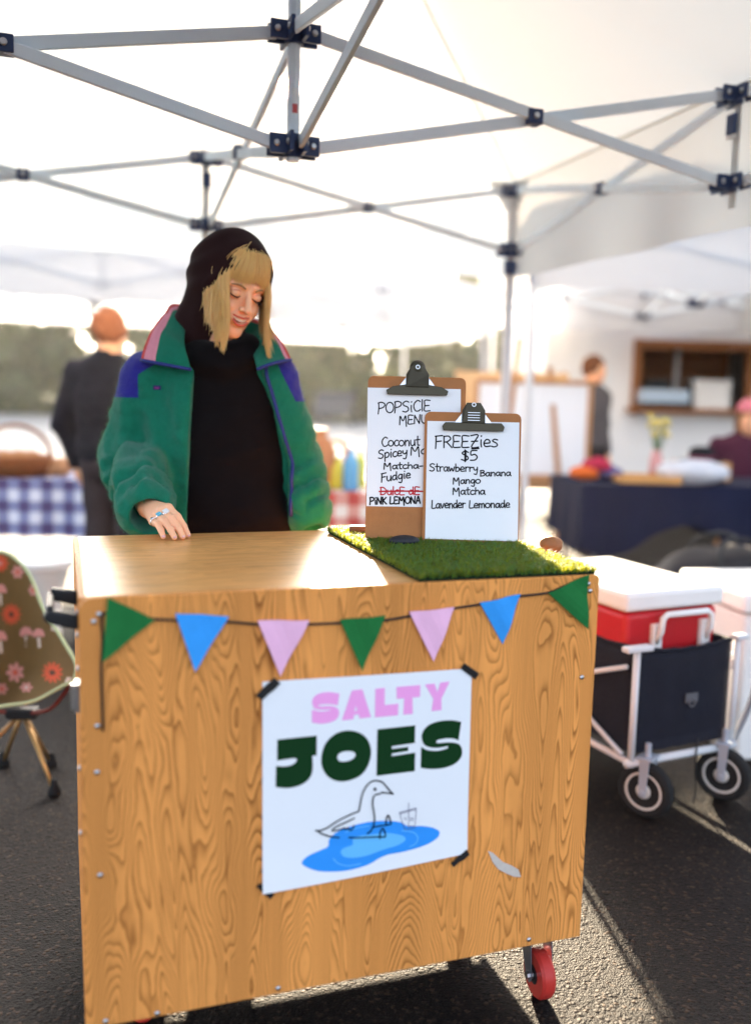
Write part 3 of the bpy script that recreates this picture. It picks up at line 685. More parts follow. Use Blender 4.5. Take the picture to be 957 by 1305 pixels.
for q_ in BL: me.materials.append(q_)
mi = rs.choice(3, n, p=(.56, .36, .08)); me.polygons.foreach_set('material_index', np.concatenate([mi, mi]).astype(np.int32))
o = link(bpy.data.objects.new('blades', me), tf); o['kind'] = 'stuff'

# ---------------------------------------------------------------- handwriting: single-stroke letters, width x in 0..1, cap height 1
_c = lambda cx, cy, rx, ry, a0, a1, n=10: [(cx+rx*math.cos(R(a0+(a1-a0)*i/n)), cy+ry*math.sin(R(a0+(a1-a0)*i/n))) for i in range(n+1)]
G = {
 'P': (.62, [[(.08, .98), (.1, .5), (.05, -.05)], [(.05, .95), (.3, 1.02), (.56, .85), (.5, .6), (.3, .48), (.1, .45)]]),
 'O': (.66, [_c(.33, .48, .3, .48, 80, 445, 16)]), 'o': (.55, [_c(.27, .3, .24, .3, 80, 445, 14)]),
 'S': (.6, [[(.52, .9), (.32, 1.0), (.1, .85), (.14, .62), (.42, .45), (.5, .2), (.3, .0), (.05, .08)]]), 's': (.5, [[(.42, .58), (.22, .64), (.1, .5), (.35, .3), (.4, .1), (.2, 0), (.03, .06)]]),
 'i': (.25, [[(.12, .6), (.11, .3), (.14, 0)], [(.13, .88), (.14, .93)]]), 'C': (.62, [[(.56, .88), (.36, 1.0), (.12, .75), (.06, .4), (.2, .05), (.42, .02), (.58, .15)]]), 'c': (.46, [[(.42, .55), (.25, .62), (.07, .4), (.1, .1), (.28, 0), (.43, .1)]]),
 'L': (.52, [[(.1, 1.0), (.08, .5), (.07, .03), (.3, .0), (.5, .05)]]), 'l': (.2, [[(.1, 1.05), (.09, .5), (.1, 0)]]), 'E': (.56, [[(.5, .95), (.1, .98), (.09, .5), (.07, .02), (.5, .0)], [(.09, .5), (.42, .52)]]),
 'M': (.8, [[(.08, -.02), (.1, .5), (.14, .95), (.38, .4), (.62, .95), (.66, .5), (.70, -.25)]]), 'N': (.66, [[(.07, 0), (.1, .95)], [(.1, .95), (.52, .02)], [(.52, .02), (.58, 1.0)]]), 'U': (.62, [[(.08, .95), (.08, .3), (.28, 0), (.5, .25), (.55, .95)]]),
 'n': (.52, [[(.08, .6), (.09, 0)], [(.09, .38), (.26, .6), (.42, .45), (.44, 0)]]), 'u': (.54, [[(.07, .6), (.08, .18), (.24, 0), (.42, .2), (.44, .6)], [(.44, .6), (.48, 0)]]), 't': (.42, [[(.2, 1.0), (.19, .4), (.22, .05), (.36, .04)], [(.02, .62), (.40, .66)]]),
 'p': (.55, [[(.08, .6), (.09, .1), (.08, -.4)], [(.08, .45), (.28, .62), (.48, .4), (.36, .06), (.1, .04)]]), 'e': (.5, [[(.07, .3), (.42, .34), (.36, .58), (.18, .6), (.05, .32), (.14, .04), (.45, .06)]]),
 'y': (.52, [[(.06, .6), (.12, .28), (.28, .2), (.44, .4)], [(.46, .6), (.44, .1), (.34, -.35), (.12, -.3)]]), 'a': (.54, [[(.44, .5), (.25, .6), (.06, .35), (.16, .03), (.36, .12), (.44, .45)], [(.45, .58), (.46, .15), (.54, .0)]]),
 'h': (.52, [[(.1, .95), (.09, .4), (.08, 0)], [(.09, .38), (.28, .58), (.42, .42), (.46, 0)]]), 'F': (.52, [[(.1, 1.0), (.09, .5), (.06, -.05)], [(.04, .98), (.5, 1.03)], [(.09, .52), (.42, .56)]]), 'd': (.56, [[(.42, .5), (.24, .58), (.06, .32), (.16, .02), (.36, .1), (.44, .4)], [(.45, 1.0), (.45, .4), (.5, 0)]]),
 'g': (.54, [[(.42, .52), (.24, .6), (.07, .34), (.18, .06), (.38, .16), (.44, .5)], [(.45, .58), (.44, .0), (.36, -.42), (.12, -.35)]]), 'D': (.66, [[(.1, .98), (.08, .02)], [(.04, .95), (.35, .95), (.6, .55), (.45, .1), (.06, .02)]]), 'K': (.58, [[(.09, .98), (.08, 0)], [(.5, .95), (.1, .45)], [(.16, .5), (.54, .02)]]),
 'I': (.2, [[(.1, .7), (.1, 0)]]), 'm': (.72, [[(.07, .58), (.08, 0)], [(.08, .4), (.22, .58), (.34, .42), (.34, .02)], [(.34, .4), (.5, .58), (.62, .42), (.64, 0)]]), 'R': (.6, [[(.08, .98), (.07, 0)], [(.06, .95), (.36, .98), (.5, .75), (.3, .52), (.09, .48)], [(.24, .5), (.58, .0)]]),
 'Z': (.6, [[(.06, .98), (.54, 1.0), (.1, .03), (.56, .0)], [(.1, .5), (.5, .52)], [(.12, -.14), (.58, -.12)]]), '$': (.56, [[(.5, .82), (.3, .95), (.1, .75), (.45, .4), (.46, .15), (.25, .05), (.05, .15)], [(.28, 1.08), (.28, -.08)], [(.34, 1.0), (.33, -.02)]]), '5': (.56, [[(.5, .98), (.14, .96), (.12, .55), (.36, .6), (.52, .35), (.4, .06), (.08, .04)]]),
 'r': (.42, [[(.08, .6), (.09, 0)], [(.09, .36), (.22, .58), (.40, .56)]]), 'w': (.66, [[(.05, .6), (.16, .03), (.32, .45), (.46, .03), (.6, .6)]]), 'b': (.52, [[(.08, 1.0), (.08, .04)], [(.08, .4), (.28, .58), (.46, .34), (.34, .04), (.08, .04)]]), 'B': (.56, [[(.09, .9), (.08, 0)], [(.06, .88), (.36, .92), (.42, .68), (.1, .5)], [(.1, .5), (.46, .45), (.46, .1), (.06, 0)]]),
 'A': (.6, [[(.04, -.02), (.28, .95), (.36, .9), (.54, .0)], [(.14, .35), (.48, .36)]]), 'v': (.5, [[(.05, .6), (.22, .02), (.44, .6)]]), '-': (.4, [[(.05, .35), (.35, .36)]]), ' ': (.34, [])}
def write(mb, text, x0, x1, y0, y1, cap, w, conv, lift):
    """text between zoomed-photo x0..x1 on a baseline running from y0 to y1, cap height in the same units"""
    tot = sum(G[c][0] for c in text); sx = (x1-x0)/tot; x = 0
    for c in text:
        for st in G[c][1]:
            wob = rs.uniform(-.02, .02)
            pts = [(x0+(x+p[0])*sx, y0+(y1-y0)*(x+p[0])/tot-(p[1]+wob)*cap) for p in st]
            ribbon([conv(*p) for p in smooth_line(pts, 5)], w, mb, lift[0]); lift[0] += 8e-6
        x += G[c][0]
BOARD = pm('hardboard', (.40, .155, .045), .6, var=.2, vscale=25, bump=.1, bscale=120)
BRASS = pm('dark bronze clip', (.050, .042, .026), .35, .6, var=.2, vscale=30)
TURFZ = CT+.013
def clipboard(p, rz, w, h, lean, label, dom, clipx):
    """stands on the turf at p (its lower left corner), leaning back"""
    e = empty('clipboard', p, rz, label, 'clipboard', 'menu clipboards on the turf'); e.rotation_euler = (-lean, 0, rz)
    rr = .014; poly = [(0, 0), (w, 0)]+[(w-rr+rr*math.cos(t), h-rr+rr*math.sin(t)) for t in (0, .4, .8, 1.2, 1.57)]+[(rr-rr*math.sin(t), h-rr+rr*math.cos(t)) for t in (0, .4, .8, 1.2, 1.57)]
    MB().prism(poly, lambda a, z, d: (a, d, z), .0035).build('board', BOARD, e, bevel=.0008)
    s = MB(); h_top = h; h = h+.016; cx = clipx                                         # the sprung clip: base plate, jaw, spine and hanging eye
    s.prism([(cx-.047, h-.044), (cx+.047, h-.044), (cx+.036, h-.030), (cx+.022, h-.012), (cx-.022, h-.012), (cx-.036, h-.030)], lambda a, z, d: (a, -.0015-d, z), .0025, 1)
    ja = [(cx-.073, h-.050), (cx-.070, h-.060), (cx+.070, h-.060), (cx+.073, h-.050)]+([(cx+.058, h-.041), (cx+.028, h-.036), (cx-.028, h-.036), (cx-.058, h-.041)] if dom else [(cx+.066, h-.041), (cx-.066, h-.041)])
    s.prism(ja, lambda a, z, d: (a, -.006-d, z), .006)
    s.prism([(cx-.027, h-.042), (cx+.027, h-.042), (cx+.027, h-.012), (cx+.016, h+.006), (cx-.016, h+.006), (cx-.027, h-.012)], lambda a, z, d: (a, -.009-d-(.006 if z < h-.03 else 0), z), .002)
    if dom: s.lathe([(.019, -.009), (.019, -.004), (.013, .003), (.004, .005)], 20, (cx, -.008, h+.004), Matrix(((1, 0, 0), (0, 0, -1), (0, 1, 0))))
    cl = s.build('clip', [BRASS, STEEL], e, bevel=.0012)
    d = MB(); d.torus(.0042, .0013, (cx, -.0135, h+.001 if not dom else h+.005), Matrix.Rotation(math.pi/2, 3, 'X'), 18, 6); d.build('eyelet', STEEL, cl)
    if not dom:
        d = MB()
        for k in range(4): d.box((cx, -.0165, h-.018-.006*k), (.028, .001, .0012))
        d.build('embossed_line', STEEL, cl)
    return e
def board_conv(e):
    M = Matrix.LocRotScale(e.location, e.rotation_euler, None).inverted(); o = M @ Vector((0, 0, CAMZ))
    def f(px, py):
        p = M @ at(px, py, y=1.0); d = p-o; k = -o.y/d.y; q = o+d*k; return (q.x, q.z)
    return f
def place_board(bl, br, h, lean, label, dom, cpx, back=0):
    p, q = at(*bl, z=TURFZ-.004), at(*br, z=TURFZ-.004); d = q-p; rz = math.atan2(d.y, d.x)
    e = clipboard(p+Vector((0, back, 0)), rz, d.length, h, lean, label, dom, .5*d.length)
    return e, d.length
eB, wB = place_board((465, 688), (589.5, 690.5), .388, R(7), 'taller clipboard behind, with the POPSICLE MENU in marker and a red crossed-out line', True, 0, 0)
eF, wF = place_board((537.5, 690.5), (660.5, 693.5), .307, R(7.5), 'shorter clipboard in front, with FREEZIES $5 and its flavours in black marker', False, 0, 0)
def paper(e, quad, f):
    P4 = [np.array(f(*p)) for p in quad]; b = MB(); n = 10; vs = []
    for j in range(n+1):
        for i in range(n+1):
            a, z = (P4[0]*(1-i/n)+P4[1]*i/n)*(1-j/n)+(P4[3]*(1-i/n)+P4[2]*i/n)*j/n; vs.append((a, -.0008, z))
    b.add(vs, [(j*(n+1)+i, (j+1)*(n+1)+i, (j+1)*(n+1)+i+1, j*(n+1)+i+1) for j in range(n) for i in range(n)])
    return b.build('paper', PAPER, e)
fB, fF = board_conv(eB), board_conv(eF)
pB = paper(eB, [(468.5, 494), (587, 496), (586, 647), (467, 645)], fB); pF = paper(eF, [(544.5, 536.5), (661.5, 538.5), (659.5, 690), (541.5, 686.5)], fF)
cB = lambda x, y: fB(460+x/8.153, 500+y/8.153); cF = lambda x, y: fF(535+x/6.526, 500+y/6.526)
rs = np.random.RandomState(11); LFT = [.0012]
wd = .0029
for t, a, b_, c, d, cap in (('POPSiClE', 172, 724, 218, 192, 112), ('MENU', 392, 690, 338, 318, 92), ('Coconut', 213, 612, 562, 552, 96), ('Spicey', 177, 482, 690, 655, 88), ('Ma', 508, 690, 652, 640, 88), ('Matcha-', 230, 645, 798, 790, 66), ('Fudgie', 207, 517, 930, 888, 84)): mb = MB(); write(mb, t, a, b_, c, d, cap, wd, cB, LFT); mb.build('handwriting', INK, pB)
mb = MB(); write(mb, 'DulcE dE', 196, 612, 1066, 1062, 80, wd, cB, LFT); ribbon([cB(190, 1030), cB(400, 1026), cB(640, 1028)], wd*1.25, mb, LFT[0]); mb.build('crossed_out_writing', REDINK, pB)
mb = MB(); write(mb, 'PiNK LEMONA', 88, 618, 1164, 1152, 72, wd*1.15, cB, LFT); mb.build('handwriting', INK, pB)
LFT = [.0012]
for t, a, b_, c, d, cap in (('FREEZies', 122, 655, 462, 452, 98), ('$5', 338, 480, 572, 566, 84), ('Strawberry', 78, 482, 656, 660, 62), ('Banana', 497, 756, 698, 694, 52), ('Mango', 270, 504, 762, 756, 54), ('Matcha', 268, 542, 850, 848, 58), ('Lavender', 95, 378, 966, 960, 66), ('Lemonade', 406, 748, 962, 958, 62)): mb = MB(); write(mb, t, a, b_, c, d, cap, wd*(1.1 if cap > 70 else .95), cF, LFT); mb.build('handwriting', INK, pF)
# pebble that holds the front board, wooden props behind the boards
p = at(515, 692, z=TURFZ); st = MB(); st.ball((0, 0, .010), (.036, .022, .013), 20)
o = st.build('pebble', pm('dark slate pebble', (.022, .022, .028), .55, var=.3, vscale=40, bump=.2, bscale=80), smooth=True); o.location = p+Vector((0, -.004, -.004)); o.rotation_euler.z = .2
tag(o, 'flat black pebble on the turf at the foot of the taller clipboard', 'pebble')
WB = pm('weathered brown wood', (.16, .075, .035), .7, var=.4, vscale=30, stretch=(1, 6, 6), bump=.3)
for (px, py, s, lab) in ((458, 678, (.05, .03, .022), 'small brown wood block on the turf left of the taller clipboard'), (702, 697, (.030, .05, .026), 'rounded rust brown wood knob on the turf right of the clipboards')):
    p = at(px, py, z=TURFZ); b = MB()
    if px < 500: b.box((0, 0, s[2]/2), s); o = b.build('wood_block', WB, bevel=.004)
    else:
        V, F = nets(lambda P: s_ell(P, (0, 0, .012), (.028, .022, .020))+.003*vn((P[0]*20, P[1]*20, P[2]*20), 3), (-.04, -.04, -.02), (.04, .04, .045), .004); o = mesh_np('driftwood', V, F, pm('rust wood', (.33, .12, .04), .6, var=.4, vscale=40))
    o.location = p-Vector((0, 0, .006)); tag(o, lab, 'wood piece')
for e, hh, lab in ((eB, .17, 'wooden prop wedge hidden behind the taller clipboard'), (eF, .13, 'wooden prop wedge hidden behind the shorter clipboard')): pass
# ---------------------------------------------------------------- the woman behind the cart
WO = Vector((-.43, 2.60, 0))
wm = empty('person', WO, 0, 'smiling blonde woman in a black hood and green fleece jacket leaning on the cart', 'person')
def wl(px, py, y=None, z=None): return at(px, py, y=y, z=z)-WO           # local point
SKIN = pm('skin', (.95, .49, .28), .48, spec=.35, var=.07, vscale=25, sss=.25, bump=.06, bscale=500)
LIP = pm('lips', (.66, .13, .08), .5, var=.1, vscale=60)
TEETH = pm('teeth', (.88, .80, .68), .35)
LASH = pm('lashes', (.045, .022, .015), .6)
BROW = pm('eyebrow hair', (.33, .18, .08), .7)
HAIR = pm('blonde hair', (.99, .60, .20), .38, spec=.5, var=.15, vscale=60, stretch=(1, 1, .25), trans=.12, tcol=(.95, .70, .34)); HAIRD = pm('dark blonde hair', (.86, .48, .16), .40, spec=.4, var=.2, vscale=60, trans=.12, tcol=(.85, .55, .22))
FLEECE = pm('green fleece', (.012, .175, .105), .95, spec=.1, var=.22, vscale=90, bump=.7, bscale=500, sheen=.10, trans=.10, tcol=(.30, .62, .14))
YOKE = pm('royal blue fleece', (.030, .026, .26), .9, spec=.15, var=.14, vscale=60, bump=.5, bscale=420, sheen=.5)
TRIM = pm('navy zip tape', (.020, .030, .17), .6, var=.15)
PINKB = pm('pink collar stripe', (.66, .25, .30), .85, var=.2, vscale=90, bump=.4, bscale=300)
REDB = pm('red collar stripe', (.55, .07, .06), .85, var=.2, vscale=90)
HOOD = pm('black jersey', (.026, .011, .011), .9, spec=.12, var=.2, vscale=30, bump=.25, bscale=350, sheen=.06)
HOODIE = pm('black sweatshirt jersey', (.0075, .0060, .0065), .9, spec=.1, var=.25, vscale=30, bump=.3, bscale=350, sheen=.05)
JEANS = pm('black trousers', (.02, .02, .024), .85, var=.2, bump=.3, bscale=200)

# head frame: X to her left, Y to the back of the head, Z to the crown
yaw, pit, rol, HS = R(37), R(24), R(8), 1.03
f = Vector((math.sin(yaw)*math.cos(pit), -math.cos(yaw)*math.cos(pit), -math.sin(pit)))
up = (Vector((0, 0, 1))-f*f.z).normalized(); rt = (-f).cross(up); up2 = up*math.cos(rol)+rt*math.sin(rol); rt2 = rt*math.cos(rol)-up*math.sin(rol)
HM = Matrix((rt2, -f, up2)).transposed()
em = wl(316, 377, y=2.475)                                  # between the eyes
HC = em-HM @ Vector((0, -.084, .006))*HS
def h2w(V): return np.asarray(V) @ (np.array(HM).T*HS)+np.array(HC)
def w2h(p): return (HM.transposed() @ (Vector(p)-HC))/HS
G_ = HM.transposed() @ Vector((0, 0, -1))                     # gravity in the head frame
nb = w2h((-.035, .03, 1.345)); nb2 = w2h((-.03, .02, 1.38))
def head_fn(P):
    x, y, z = P; ax = np.abs(x); Q = (ax, y, z)
    d = s_ell(P, (0, .012, .035), (.074, .092, .086))
    d = smin(d, s_ell(P, (0, -.020, -.030), (.060, .062, .082)), .03)
    d = smin(d, s_cap(Q, (.045, -.012, -.062), (.012, -.066, -.094), .020, .015), .025)          # jaw line
    d = smin(d, s_ell(P, (0, -.073, -.100), (.017, .014, .014)), .018)                            # chin
    d = smin(d, s_ell(Q, (.037, -.060, -.036), (.021, .018, .020)), .018)                         # smiling cheeks
    d = smin(d, s_cap(Q, (.010, -.082, .030), (.046, -.066, .026), .009, .007), .014)             # brow
    d = smax(d, -s_ell(Q, (.031, -.094, .006), (.017, .016, .012)), .010)                         # socket
    d = smin(d, s_ell(Q, (.031, -.0735, .005), (.0150, .0120, .0115)), .004)                      # lowered lids
    d = smin(d, s_chain(P, [(0, -.084, .016), (0, -.097, -.008), (0, -.1085, -.026)], [.0065, .0075, .0098], .005), .008)
    d = smin(d, s_ell(Q, (.0115, -.096, -.0285), (.0078, .0095, .0070)), .006)
    d = smax(d, -s_ell(Q, (.0062, -.101, -.0365), (.0034, .0050, .0030)), .002)                   # nostrils
    d = smin(d, s_ell(P, (0, -.078, -.056), (.034, .018, .019)), .014)                            # muzzle
    zc = -.0605+.013*(x/.028)**2                                                                  # open smile
    m = s_ell((x, y, z-(zc+.0605)), (0, -.098, -.0605), (.0285, .024, .0092)); d = smax(d, -m, .002)
    d = smin(d, s_chain(Q, [(.034, -.079, -.034), (.0375, -.074, -.050)], [.004, .003], .004), .012)
    d = smin(d, s_ell(Q, (.073, .012, -.004), (.010, .018, .030)), .006)                          # ears
    d = smin(d, s_cap(P, (0, .030, -.045), tuple(nb), .048, .056), .022)
    return d
V, F = nets(head_fn, (-.092, -.128, -.205), (.092, .115, .130), .0024)
# hand on the counter
HZ = CT+.0075
tips = [wl(239.5, 681.5, z=HZ), wl(233, 683.5, z=HZ), wl(222.5, 684.5, z=HZ), wl(208.5, 684, z=HZ)]
ty = tips[1].y+WO.y
mcp = [wl(214.5, 648, y=ty+.052), wl(207, 651, y=ty+.050), wl(200.5, 656.5, y=ty+.050), wl(195.5, 664, y=ty+.052)]
pip = [a*.52+b*.48+Vector((0, 0, .010)) for a, b in zip(mcp, tips)]; dip = [a*.40+b*.60+Vector((0, 0, .003)) for a, b in zip(pip, tips)]
FR = [(.0108, .0096, .0086, .0073), (.0110, .0098, .0087, .0075), (.0104, .0092, .0082, .0071), (.0095, .0083, .0074, .0064)]
W1 = Vector((-.150, -.290, .990))
def hand_fn(P):
    d = None
    for a, b, c, e, r_ in zip(mcp, pip, dip, tips, FR):
        q = s_chain(P, [a, b, c, e], r_, .003); d = q if d is None else smin(d, q, .0022)
    base = W1+Vector((.01, -.02, 0))
    for a, k in zip(mcp, (.015, .015, .014, .013)): d = smin(d, s_cap(P, base, a, .021, k-.003), .008)
    th0 = mcp[0]*.45+W1*.55+Vector((.012, .006, -.008)); th1 = mcp[0]+Vector((.016, .012, -.022)); th2 = mcp[0]*.5+tips[0]*.5+Vector((.012, .020, -.022))
    d = smin(d, s_chain(P, [th0, th1, th2], [.014, .010, .008], .004), .006)
    d = smin(d, s_cap(P, W1+Vector((-.03, .09, .02)), base, .026, .023), .015)
    for e, c in zip(tips, dip):                                # nails' flat tops
        pass
    return d
allp = mcp+tips+[W1]; lo = [min(p[i] for p in allp)-.045 for i in range(3)]; hi = [max(p[i] for p in allp)+.05 for i in range(3)]
V2, F2 = nets(hand_fn, lo, hi, .0021)
# the other hand, inside its sleeve
E2, W2 = Vector((.190, .035, 1.085)), Vector((.236, -.022, .957))
def hand2_fn(P):
    b = W2+Vector((-.008, .035, .018)); d = s_cap(P, W2+Vector((-.012, .06, .04)), b, .024, .02)
    for k in range(4):
        a = b+Vector((-.022+.015*k, -.022, -.010)); q = s_chain(P, [a, a+Vector((0, -.012, -.012)), a+Vector((0, -.010, -.026))], [.009, .008, .006], .003)
        d = smin(smin(d, s_cap(P, b, a, .014, .010), .006), q, .003)
    return smin(d, s_chain(P, [b+Vector((-.015, .0, 0)), b+Vector((-.03, -.02, 0)), b+Vector((-.03, -.04, -.006))], [.012, .009, .007], .004), .005)
V3, F3 = nets(hand2_fn, (.14, -.14, .82), (.34, .14, 1.08), .003)
S1, E1, S2 = Vector((-.205, .0, 1.305)), Vector((-.268, .025, 1.095)), Vector((.118, .025, 1.315))
def body_fn(P):
    d = s_ell(P, (-.04, .02, 1.18), (.15, .085, .22)); d = smin(d, s_ell(P, (-.04, .03, .90), (.15, .10, .14)), .08)
    for s in (-1, 1):
        hp = (-.04+s*.08, .03, .88); d = smin(d, s_chain(P, [hp, (-.04+s*.085, .0, .47), (-.04+s*.09, .04, .09)], [.085, .055, .04], .02), .03)
        d = smin(d, s_cap(P, (-.04+s*.09, .03, .05), (-.04+s*.11, -.12, .04), .035, .03), .02)
    for a, b, c in ((S1, E1, W1), (S2, E2, W2)): d = smin(d, s_chain(P, [a, b, c], [.05, .04, .028], .02), .03)
    return smin(d, s_cap(P, (-.035, .03, 1.30), (-.03, .02, 1.37), .06, .05), .03)
V4, F4 = nets(body_fn, (-.36, -.40, -.02), (.32, .20, 1.42), .015)
VV = [h2w(V), V2, V3, V4]; FF = []; n = 0
for v_, f_ in zip(VV, (F, F2, F3, F4)): FF.append(f_+n); n += len(v_)
mesh_np('body', np.concatenate(VV), np.concatenate(FF), SKIN, wm)
# eyes, brows, mouth
def htube(name, lines, rad, mat, n=6, sub=6):
    b = MB()
    for L_, r_ in zip(lines, rad):
        pts = smooth_line(L_, sub); m_ = len(pts); rr = [r_*max(.25, math.sin(math.pi*min(1, .12+.88*i/(m_-1)*.98)))**.6 if i not in (0, m_-1) else r_*.2 for i in range(m_)]
        b.tube([tuple(p) for p in h2w(pts)], [q*HS for q in rr], n)
    return b.build(name, mat, wm, smooth=True)
for s in (-1, 1):
    htube('eyelashes', [[(s*.0465, -.0745, .0005), (s*.041, -.0805, -.0025), (s*.031, -.0855, -.0040), (s*.022, -.0835, -.0020), (s*.0175, -.0795, .0005)]]+[[(s*(.040-.004*k), -.083-.0012*math.sin(k), -.0035), (s*(.043-.0042*k), -.0885, -.0065), (s*(.0455-.0045*k), -.0905, -.0075)] for k in range(5)], [.0016]+[.0006]*5, LASH)
    htube('eyebrow', [[(s*.014, -.0895, .0215), (s*.028, -.0880, .0275), (s*.041, -.0795, .0265), (s*.050, -.0690, .0215)]], [.0026], BROW)
    htube('eyelid_crease', [[(s*.0455, -.0735, .0080), (s*.038, -.0815, .0125), (s*.030, -.0835, .0135), (s*.020, -.0815, .0105)]], [.0008], LIP)
upl = [(-.0300, -.0780, -.0460), (-.019, -.0915, -.0495), (-.0065, -.0968, -.0505), (0, -.0966, -.0510), (.0065, -.0968, -.0505), (.019, -.0915, -.0495), (.0300, -.0780, -.0460)]
lol = [(-.0300, -.0780, -.0463), (-.0215, -.0885, -.0610), (-.010, -.0938, -.0695), (0, -.0945, -.0712), (.010, -.0938, -.0695), (.0215, -.0885, -.0610), (.0300, -.0780, -.0463)]
htube('lips', [upl, lol], [.0027, .0038], LIP, 8)
b = MB(); n = 14; vs = []
for j in (0, 1):
    for i in range(n+1):
        x = -.0255+.051*i/n; vs.append((x, -.0915+13*x*x+(.0010*(i % 2)), (-.0490+6*x*x) if j == 0 else (-.0632+17*x*x+.0008*(i % 2))))
b.add([tuple(p) for p in h2w(vs)], [(i, i+1, n+2+i, n+1+i) for i in range(n)]); o = b.build('teeth', TEETH, wm, smooth=True)
# hair: locks hanging from under the hood
rs = np.random.RandomState(4); hb = MB()
def lock(pts, r, w=1.6, tw=0):
    """flattened tapering lock along a head-frame line"""
    P = h2w(smooth_line(pts, 5)); N = len(P); T = np.gradient(P, axis=0); T /= np.linalg.norm(T, axis=1)[:, None]+1e-9
    c = P-np.array(HC); c /= np.linalg.norm(c, axis=1)[:, None]+1e-9; s = np.cross(T, c); s /= np.linalg.norm(s, axis=1)[:, None]+1e-9; c = np.cross(s, T)
    vs = []; K = 5
    for i in range(N):
        t = i/(N-1); q = r*(1-.82*t**2.2)*HS
        for k in range(K):
            a = 2*math.pi*k/K; vs.append(P[i]+s[i]*math.cos(a)*q*w+c[i]*math.sin(a)*q*.6)
    hb.add(vs, [(i*K+k, i*K+(k+1) % K, (i+1)*K+(k+1) % K, (i+1)*K+k) for i in range(N-1) for k in range(K)])
Gv = np.array(G_)
def skull(az, el, k=1.0):
    """point on the scalp, az from the face towards her left, el above the brow plane"""
    return np.array((.076*k*math.sin(az)*math.cos(el), .012-.097*k*math.cos(az)*math.cos(el), .035+.092*k*math.sin(el)))
def clump(guide, cnt, spread, r, conv=.35):
    """several strands that run along one guide and draw together towards its tip"""
    g = [np.array(p) for p in guide]; k = len(g); ph = rs.rand()*6
    for j in range(cnt):
        o_ = rs.normal(size=3)*spread; pts = []
        ln = rs.uniform(.82, 1.0)
        for i, p in enumerate(g):
            t = i/(k-1); q = p if i < k-1 else g[-2]+(g[-1]-g[-2])*ln
            pts.append(q+o_*(1-(1-conv)*t)+rs.normal(size=3)*.0006*t)
        lock(pts, r*rs.uniform(.7, 1.25))
for i in range(96):                                          # fringe, combed outwards from the middle
    az0 = -1.02+2.04*i/95+rs.normal()*.03; lay = rs.uniform(1.04, 1.08)
    a0 = skull(az0*.42-.05, 1.12+rs.uniform(-.06, .06), .97); a1 = skull(az0*.78-.03, .72, lay+.05); a2 = skull(az0*1.0, .34, lay+.045); zt = .02+.05*math.sin(az0*9+1)+rs.uniform(-.06, .08)-.34*az0**2
    a3 = skull(az0*1.08+rs.normal()*.015, zt, lay+.03); clump([a0, a1, a2, a3], 9, .0034, .00062, .45)
for s, cnt, lo_, hi_ in ((-1, 210, .80, 1.30), (1, 130, .66, 1.62)):      # curtains beside the face
    for i in range(cnt):
        q = i/(cnt-1); az = s*(lo_+(hi_-lo_)*q)+rs.normal()*.02; lay = 1.02+.07*rs.rand()
        a0 = skull(az*.58, 1.02+rs.uniform(-.05, .05), .96); a1 = skull(az*.86, .56, lay*(.95 if abs(az) < 1.0 else .85)); a2 = skull(az, .05, lay+.03)
        ln = .150+.022*math.sin(q*11+s)+rs.uniform(-.022, .03); out = np.array((s*(.004+.006*math.sin(q*6)), -.004+.006*math.sin(q*8+2), 0))
        a3 = a2+Gv*ln*.35+out*.3; a4 = a2+Gv*ln*.7-out*.3; a5 = a2+Gv*ln+out*rs.uniform(.6, 1.8)+rs.normal(size=3)*.003
        clump([a0, a1, a2, a3, a4, a5], 10, .0036, .00062, .40)
for i in range(70):                                          # low locks over the ear
    az = -rs.uniform(1.22, 1.62); a1 = skull(az, .12, 1.0); a2 = skull(az, -.12, 1.13); ln = rs.uniform(.09, .14)
    clump([a1, a2, a2+Gv*ln*.5+np.array((-.003, -.006, 0)), a2+Gv*ln+np.array((rs.normal()*.006, -.012, 0))], 8, .0034, .00062, .4)
for i in range(30):                                          # stray ends
    s = rs.choice([-1, 1]); a2 = skull(s*rs.uniform(.9, 1.2), -.2, 1.10); e = a2+Gv*rs.uniform(.08, .14)+np.array((s*rs.uniform(0, .05), rs.uniform(-.04, .01), 0)); lock([a2, (a2+e)/2+rs.normal(size=3)*.008, e], .0006, 1.2)
hb.m = [int((i//275) % 4 == 0) for i in range(len(hb.f))]
hb.build('hair', [HAIR, HAIRD], wm, smooth=True)
def cap_fn(P):
    x, y, z = P; o_ = s_ell(P, (0, .012, .036), (.079, .098, .092)); o_ = np.maximum(o_, -.035-z)
    face = s_ell(P, (0, -.115, -.035), (.064, .075, .105)); return smax(o_, -face, .01)
V, F = nets(cap_fn, (-.10, -.11, -.12), (.10, .125, .14), .004); mesh_np('hair_cap', h2w(V), F, HAIR, wm)
# hood, a shell round the head and down the neck
hb1 = w2h((-.075, .065, 1.36)); hb0 = w2h((-.06, .055, 1.45))
def hood_fn(P):
    x, y, z = P; rip = .0022*np.sin(y*70+z*40+4*np.sin(z*18))
    o_ = s_ell(P, (0, .030, .034), (.103, .121, .108)); o_ = smin(o_, s_chain(P, [(0, .045, -.02), tuple(hb0), tuple(hb1)], [.088, .092, .10], .03), .05)+rip
    sh = np.maximum(o_, -(o_+.010)); cut = (-.031-.42*z-.6*np.maximum(0, -z-.02))-y
    cut = np.maximum(cut, -(z+.30)); d = smax(sh, cut, .006)
    rim = np.abs(cut)-.010; d = smin(d, smax(np.maximum(o_-.002, -(o_+.010)), rim, .004), .004)   # hemmed edge
    return d
V, F = nets(hood_fn, (-.15, -.16, -.30), (.15, .20, .165), .004); mesh_np('hood', h2w(V), F, HOOD, wm)
